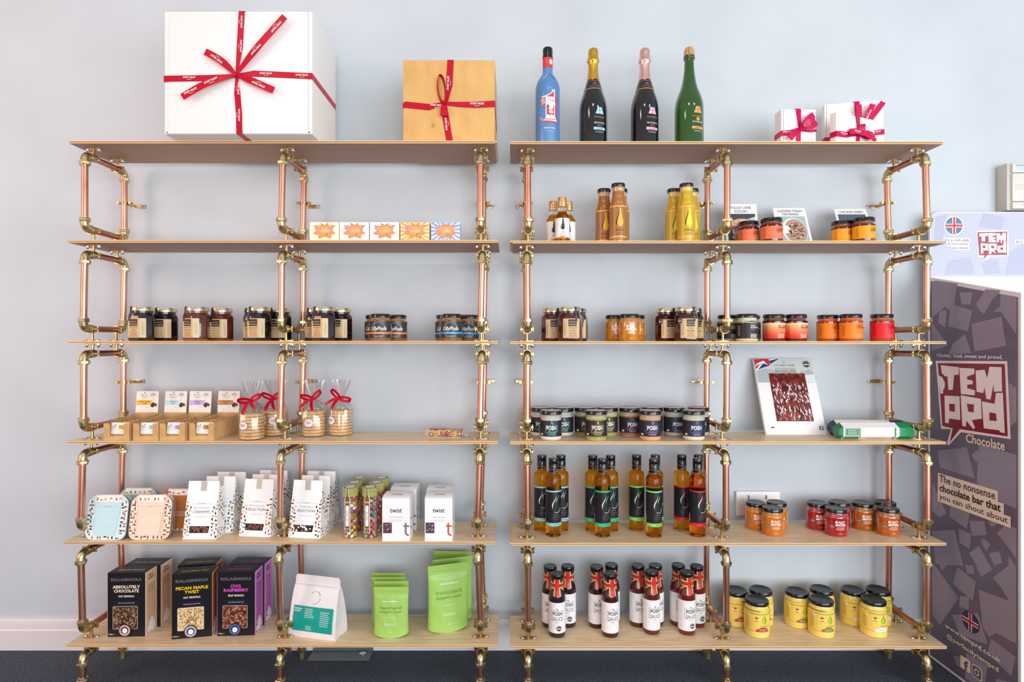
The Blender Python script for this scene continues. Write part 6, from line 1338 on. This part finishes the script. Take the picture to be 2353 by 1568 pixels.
for px, y, rz, k, lb in ((1030, .094, 19, 'tf', 'front'), (1040, .146, 17, 'tb', 'middle'), (1040.5, .205, -3, 'tb', 'rearmost')):
    put(k, tf if k == 'tf' else tb_, 'seed_pouch', 'tall green pouch, %s of three' % lb, 'pouch', px, y, 5, rz, group='tall green pouches')
PS = [('#2a120e', ((1264, .132), (1304.5, .134), (1280, .072)), 'first', 1), ('#3a1210', ((1371, .130), (1405, .145), (1402, .072)), 'second', 0), ('#5a1c10', ((1465.5, .138), (1506, .140), (1497, .090)), 'third', 0), ('#6a120c', ((1558.5, .143), (1601, .134), (1578, .086)), 'fourth', 1)]
for i, (c, ps, nm, bd) in enumerate(PS):
    for (px, y), lb in zip(ps, ('left rear', 'right rear', 'front')):
        put('ps%d' % i, posh_sauce(c, None, 0, bool(bd)), 'sauce_bottle', 'white-labelled sauce bottle with flag neck, %s of the %s trio from the left' % (lb, nm), 'bottle', px, y, 5, 6 if lb == 'right rear' and i == 1 else (-4 if i == 0 else 10), group='flag-necked sauce bottles')
MJ = [('#b02a34', ((1691.5, .150), (1748, .155), (1739, .083)), 'red-panelled', 'beside the middle pole'), ('#7c7a2c', ((1831, .142), (1888, .160), (1887, .083)), 'olive-panelled', 'in the middle'), ('#f4f4f2', ((1960, .155), (2018, .156), (2007, .084)), 'white-panelled', 'nearest the right pole')]
for acc, ps, nm, wh in MJ:
    for (px, y), lb in zip(ps, ('left rear', 'right rear', 'front')):
        put('mj'+acc, mustard(acc, None), 'mayonnaise_jar', 'large yellow %s jar %s, %s of its three' % (nm, wh, lb), 'jar', px, y, 5, -6, group='large yellow jars')
# ------------------------------------------------------------ chocolate display stand at the right
def display():
    XP = 1.385; G1, G2 = M('#6c6477', .35, coat=.15), M('#958c9e', .35, coat=.15); Wh = M('#efeaee', .35); Red = M('#8a142a', .35, coat=.2); Pk = M('#f8ecec', .35, coat=.2); Cr = M('#f5e6cf', .4)
    t = thing('chocolate_display_stand', 'tall dark purple chocolate display stand with slanted printed side panel', 'display stand', (XP+.3, .02, 0)); O = Matrix.Translation((-XP-.3, -.02, 0))
    def pt(px, py):
        d = XP*F/(px-CX); return (-(d-D), CZ+(CY-py)/F*d)     # (-y, z) on the side panel
    mp = lambda a, z, o=0: Vector((XP-o, -a, z))
    yb, yf, zb, zf = .182, -.160, CZ+.215, CZ+.1335
    side = [(-yb, .004), (-yf, .004), (-yf, zf), (-yb, zb)]
    for x0 in (XP, XP+.60):
        b = MB(); b.loft([[(x, -a, z) for a, z in side][::1] for x in (x0+.012, x0)][::-1], Wh); 
        if x0 == XP:
            b2 = MB(); e = .006; a1, a0 = -yf-.009, -yb+.0005
            b2.poly([(a0, .012), (a1, .012), (a1, zf-.010), (a0, zb-.012)], mp, G1, .0002)
            bub = [[(2150, 645), (2200, 652), (2190, 720), (2172, 705), (2142, 730), (2141, 650)], [(2205, 672), (2235, 672), (2230, 700), (2210, 700)], [(2243, 700), (2265, 665), (2300, 668), (2280, 690), (2262, 722), (2252, 715)], [(2300, 676), (2338, 684), (2338, 770), (2300, 716), (2282, 718), (2298, 705)],
                   [(2185, 698), (2234, 715), (2224, 762), (2180, 750)], [(2232, 745), (2302, 728), (2312, 795), (2240, 808)], [(2160, 715), (2176, 714), (2172, 752), (2156, 742)], [(2141, 740), (2178, 795), (2142, 806)], [(2190, 790), (2218, 768), (2232, 812), (2180, 815)], [(2318, 880), (2336, 892), (2336, 970), (2322, 980)],
                   [(2155, 1036), (2222, 1028), (2240, 1100), (2160, 1075)], [(2232, 1046), (2246, 1034), (2252, 1046), (2245, 1063)], [(2250, 1020), (2336, 1046), (2336, 1170), (2290, 1150), (2245, 1110)], [(2143, 1110), (2175, 1180), (2160, 1190), (2142, 1175)], [(2185, 1160), (2232, 1165), (2222, 1216), (2182, 1188)],
                   [(2228, 1197), (2262, 1198), (2268, 1230), (2234, 1232)], [(2204, 1216), (2232, 1228), (2229, 1262), (2205, 1248)], [(2262, 1176), (2310, 1196), (2278, 1212)], [(2291, 1226), (2312, 1206), (2339, 1215), (2339, 1284), (2305, 1242)],
                   [(2142, 1222), (2194, 1218), (2214, 1300), (2176, 1299), (2164, 1312), (2160, 1298), (2150, 1295)], [(2226, 1272), (2250, 1256), (2281, 1310), (2255, 1326), (2238, 1288)], [(2273, 1273), (2297, 1267), (2304, 1294), (2285, 1300)], [(2253, 1240), (2262, 1238), (2277, 1252), (2266, 1268)],
                   [(2200, 1303), (2243, 1338), (2236, 1382), (2190, 1342)], [(2142, 1290), (2203, 1375), (2160, 1438), (2143, 1412)], [(2218, 1298), (2236, 1300), (2240, 1320), (2223, 1318)], [(2282, 1328), (2318, 1300), (2318, 1278), (2339, 1302), (2339, 1400), (2320, 1382), (2300, 1350)],
                   [(2249, 1355), (2339, 1388), (2339, 1480), (2290, 1455), (2274, 1465), (2258, 1440)], [(2206, 1370), (2228, 1372), (2226, 1402), (2205, 1395)], [(2188, 1414), (2248, 1410), (2271, 1482), (2205, 1460)], [(2278, 1468), (2334, 1510), (2325, 1556), (2270, 1500)], [(2190, 1508), (2215, 1510), (2222, 1540), (2200, 1532)], [(2220, 1500), (2270, 1530), (2262, 1590), (2218, 1560)], [(2290, 1560), (2330, 1570), (2320, 1620), (2280, 1610)]]
            for i, q in enumerate(bub): b2.poly([pt(min(px, 2336), py) for px, py in q], mp, G2, .0004+.00001*i)
            b2.xf(O)
        part('side_panel', b.xf(O), t)
        if x0 == XP: part('printed_side', b2, t)
    # speech bubble mark, traced on the panel plane
    l = MB(); c = lambda x, z: pt(2130+x/3.735, 780+z/3.735)
    def P(pts, m, o): l.poly([c(*p) for p in pts], mp, m, o)
    P([(78, 185), (692, 188), (722, 858), (295, 798), (190, 912), (172, 898), (208, 772), (125, 770)], Pk, .0010); P([(96, 205), (672, 212), (697, 835), (285, 772), (200, 882), (225, 765), (135, 745)], Red, .0013)
    for q in ([(122, 222), (278, 240), (276, 305), (238, 308), (226, 434), (188, 434), (180, 318), (158, 318), (132, 290)], [(282, 245), (412, 252), (412, 298), (348, 320), (350, 345), (398, 355), (397, 385), (350, 390), (350, 420), (418, 440), (413, 482), (296, 470)],
              [(422, 268), (500, 262), (522, 335), (540, 236), (645, 240), (650, 448), (580, 450), (576, 388), (550, 518), (514, 512), (498, 412), (488, 463), (430, 450)], [(155, 483), (284, 490), (290, 694), (196, 680), (190, 722), (160, 716)],
              [(294, 480), (468, 512), (476, 682), (390, 695), (418, 760), (402, 772), (343, 700), (338, 750), (308, 745)], [(476, 533), (585, 555), (596, 462), (656, 460), (673, 805), (630, 798), (628, 782), (492, 765)],
              [(98, 305), (135, 325), (158, 372), (158, 410), (142, 438), (145, 462), (122, 470)]): P(q, Pk, .0016)
    for q in ([(196, 553), (244, 558), (244, 624), (198, 616)], [(347, 553), (408, 560), (406, 628), (360, 622)], [(540, 627), (598, 638), (604, 702), (542, 698)]): P(q, Red, .0019)
    def tx(s, x0, x1, ymid, h, m, bold=.02):
        """text on the panel between two picture columns, at one height"""
        a0, a1 = pt(x0, 900)[0], pt(x1, 900)[0]; z = pt((x0+x1)/2, ymid)[1]; l.text(s, (a0+a1)/2, z, a1-a0, h, mp, m, bold, o=.0022)
    tx('Chunky, loud, sweet and proud.', 2154, 2306, 820, .0145, Pk); tx('Chocolate', 2221, 2311, 1016, .027, Cr)
    for i, (s, x1, w1) in enumerate((('The no nonsense', 2288, 2294), ('chocolate bar that', 2301, 2308), ('you can shout about', 2317, 2324))):
        z = pt(2160, 1099+21.5*i)[1]; a0, a1, ae = pt(2160, 900)[0], pt(x1, 900)[0], pt(w1, 900)[0]; l.rect(a0-.008, ae, z-.016, z+.0155, mp, Cr, .0012+.0003*i, nx=1); l.text(s, (a0+a1)/2, z, a1-a0, .023, mp, M('#3a1a24', .5), .025 if i == 1 else .005, o=.0022)
    for i, (s, x0, x1) in enumerate((('www.temprd.co.uk', 2173, 2301), ('@perfectlytemprd', 2177, 2296))):
        z = pt(2176, 1440+21*i)[1]; a0, a1 = pt(x0, 900)[0], pt(x1, 900)[0]; l.text(s, (a0+a1)/2, z, a1-a0, .019, mp, Cr, .02, o=.0022)
    a, z = pt(2231, 1430); l.disc(a, z, .0335, mp, INK, .0014, 26, ry=.030); l.disc(a, z, .031, mp, M('#2c3564'), .0018, 26, ry=.028)
    for q, m in (((-.031, .031, -.0065, .0065), WHITE), ((-.0065, .0065, -.028, .028), WHITE), ((-.031, .031, -.004, .004), M('#b8202c')), ((-.004, .004, -.028, .028), M('#b8202c'))): l.rect(a+q[0], a+q[1], z+q[2], z+q[3], mp, m, (.0021 if m is WHITE else .0025)+q[1]*.004, nx=1)
    a, z = pt(2219, 1527); s = .019; l.poly(roundpoly([(a-s, z-s), (a+s, z-s), (a+s, z+s), (a-s, z+s)], .004, 3), mp, Cr, .0014); l.text('f', a+.004, z-.003, .016, .031, mp, G1, .04, o=.0022)
    a, z = pt(2246, 1546); q = roundpoly([(a-s, z-s), (a+s, z-s), (a+s, z+s), (a-s, z+s)], .008, 3); l.poly(q, mp, Cr, .0014); l.poly(roundpoly([(a-s*.85, z-s*.85), (a+s*.85, z-s*.85), (a+s*.85, z+s*.85), (a-s*.85, z+s*.85)], .007, 3), mp, G1, .0020); l.ring(a, z, .0095, .003, mp, Cr, .0026); l.disc(a+.010, z+.010, .0018, mp, Cr, .0026, 8)
    part('panel_lettering', l.xf(O), t)
    # back board with rounded header
    zt = CZ+.432; b = MB(); hd = [(XP, .004), (XP+.61, .004), (XP+.61, zt-.03), (XP+.60, zt-.008), (XP+.58, zt), (XP+.028, zt), (XP+.009, zt-.008), (XP, zt-.030)]
    b.prism(hd, lambda x, z, o=0: Vector((x, .190-o, z)), 0, .008, Wh); part('back_board', b.xf(O), t)
    h = MB(); hm = lambda x, z, o=0: Vector((x, .182-o, z)); zl = CZ+.218; HC = M('#c0c3d4', .5); HC2 = M('#b4b8cd', .5)
    h.poly([(XP+.003, zl), (XP+.6, zl), (XP+.6, zt-.03), (XP+.58, zt-.003), (XP+.03, zt-.003), (XP+.010, zt-.010), (XP+.003, zt-.030)], hm, HC, .0004)
    hp = lambda px, py: (X(px, .182), CZ+(CY-py)/F*(D+.182))
    for q in ([(2150, 500), (2175, 492), (2165, 560), (2148, 570)], [(2260, 490), (2310, 500), (2300, 530), (2250, 520)], [(2180, 600), (2230, 590), (2240, 630), (2170, 632)], [(2320, 580), (2352, 560), (2352, 630), (2310, 632)], [(2255, 600), (2290, 596), (2300, 628), (2262, 632)]): h.poly([hp(*p) for p in q], hm, HC2, .0007)
    x, z = hp(2191.5, 519); h.disc(x, z, .0325, hm, WHITE, .001, 28); h.disc(x, z, .0285, hm, M('#5a7f9a'), .0014, 28)
    for q in ((-.028, .028, -.006, .006), (-.006, .006, -.027, .027)): h.rect(x+q[0], x+q[1], z+q[2], z+q[3], hm, WHITE, .0018+q[1]*.004, nx=1)
    for q in ((-.028, .028, -.0035, .0035), (-.0035, .0035, -.027, .027)): h.rect(x+q[0], x+q[1], z+q[2], z+q[3], hm, M('#d8404c'), .0021+q[1]*.004, nx=1)
    for i, (s_, x0, x1) in enumerate((("It's a rich slab", 2170, 2226), ('of chocolatey', 2176, 2224), ('goodness', 2188, 2224))):
        u0, z = hp(x0, 552+9.3*i); u1, _ = hp(x1, 552); h.rect(u0-.004, u1+.004, z-.0062, z+.0068, hm, M('#f4f1f2'), .001, nx=1); h.text(s_, (u0+u1)/2, z, u1-u0, .0095, hm, M('#8a7c80'), .01, o=.0016)
    c = lambda px, py: hp(2130+px/3.484, 350+py/3.484)
    def Q(pts, m, o): h.poly([c(*p) for p in pts], hm, m, o)
    Q([(393, 628), (650, 626), (650, 832), (500, 836), (437, 884), (452, 838), (408, 838)], WHITE, .001); Q([(402, 642), (640, 636), (638, 822), (480, 824), (446, 868), (460, 826), (416, 826)], M('#a84a58'), .0014)
    for q in ([(414, 652), (484, 648), (484, 672), (462, 674), (462, 716), (434, 716), (434, 676), (416, 676)], [(488, 648), (548, 648), (546, 668), (520, 672), (520, 680), (546, 684), (546, 694), (520, 698), (548, 706), (546, 724), (490, 722)], [(552, 650), (580, 650), (590, 676), (602, 646), (630, 646), (630, 712), (610, 712), (606, 690), (592, 734), (578, 690), (572, 722), (554, 722)],
              [(426, 730), (486, 732), (486, 786), (448, 788), (446, 814), (428, 812)], [(490, 732), (556, 734), (556, 784), (534, 786), (548, 812), (516, 792), (512, 816), (492, 814)], [(562, 752), (606, 748), (609, 716), (632, 716), (632, 806), (562, 804)]): Q(q, WHITE, .0018)
    for q in ([(442, 748), (464, 748), (464, 768), (442, 768)], [(510, 750), (534, 750), (534, 770), (510, 770)], [(584, 764), (606, 762), (606, 784), (584, 784)]): Q(q, M('#a84a58'), .0022)
    u0, z = hp(2333, 556); h.rect(u0-.002, u0+.15, z-.0062, z+.0068, hm, M('#f4f1f2'), .001, nx=1); h.text("It's co", u0+.024, z, .042, .0095, hm, M('#8a7c80'), .01, o=.0016)
    part('header_card', h.xf(O), t)
    for i, z in enumerate((CZ+.06, CZ-.13, CZ-.34, CZ-.55, CZ-.78)):
        part('stand_shelf', MB().box(XP+.012, XP+.60, yf+.02+.02*i*0, .182, z, z+.012, Wh).xf(O), t); part('shelf_lip', MB().box(XP+.0125, XP+.5995, yf+.012, yf+.02, z-.004, z+.035, Wh).xf(O), t)
    part('top_tray', MB().box(XP+.012, XP+.60, .02, .182, CZ+.105, CZ+.115, Wh).xf(O), t)
    cols = [('#9ab0c8', 'low white'), ('#7a9aa8', 'blue-green'), ('#b8507a', 'magenta'), ('#9a6a50', 'brown'), ('#8a9ab0', 'slate')]
    for i, (cc, nm) in enumerate(cols):
        z = (CZ+.06, CZ-.13, CZ-.34, CZ-.55, CZ-.78)[i]+.0121; bb = MB().box(-.04, .04, -.05, .05, 0, .09 if i else .03, M(cc if i else '#e8e8ee', .5), bev=.001); bb.rect(-.03, .03, .03 if i else .01, .07 if i else .02, flat(-.05), WHITE, .0004, nx=1)
        tb2 = thing('chocolate_carton', nm+' carton inside the display stand, cut by the photo edge', 'carton', (XP+.065, yf+.085, z), 0, 'cartons in the display stand'); part('card_carton', bb, tb2)
display()
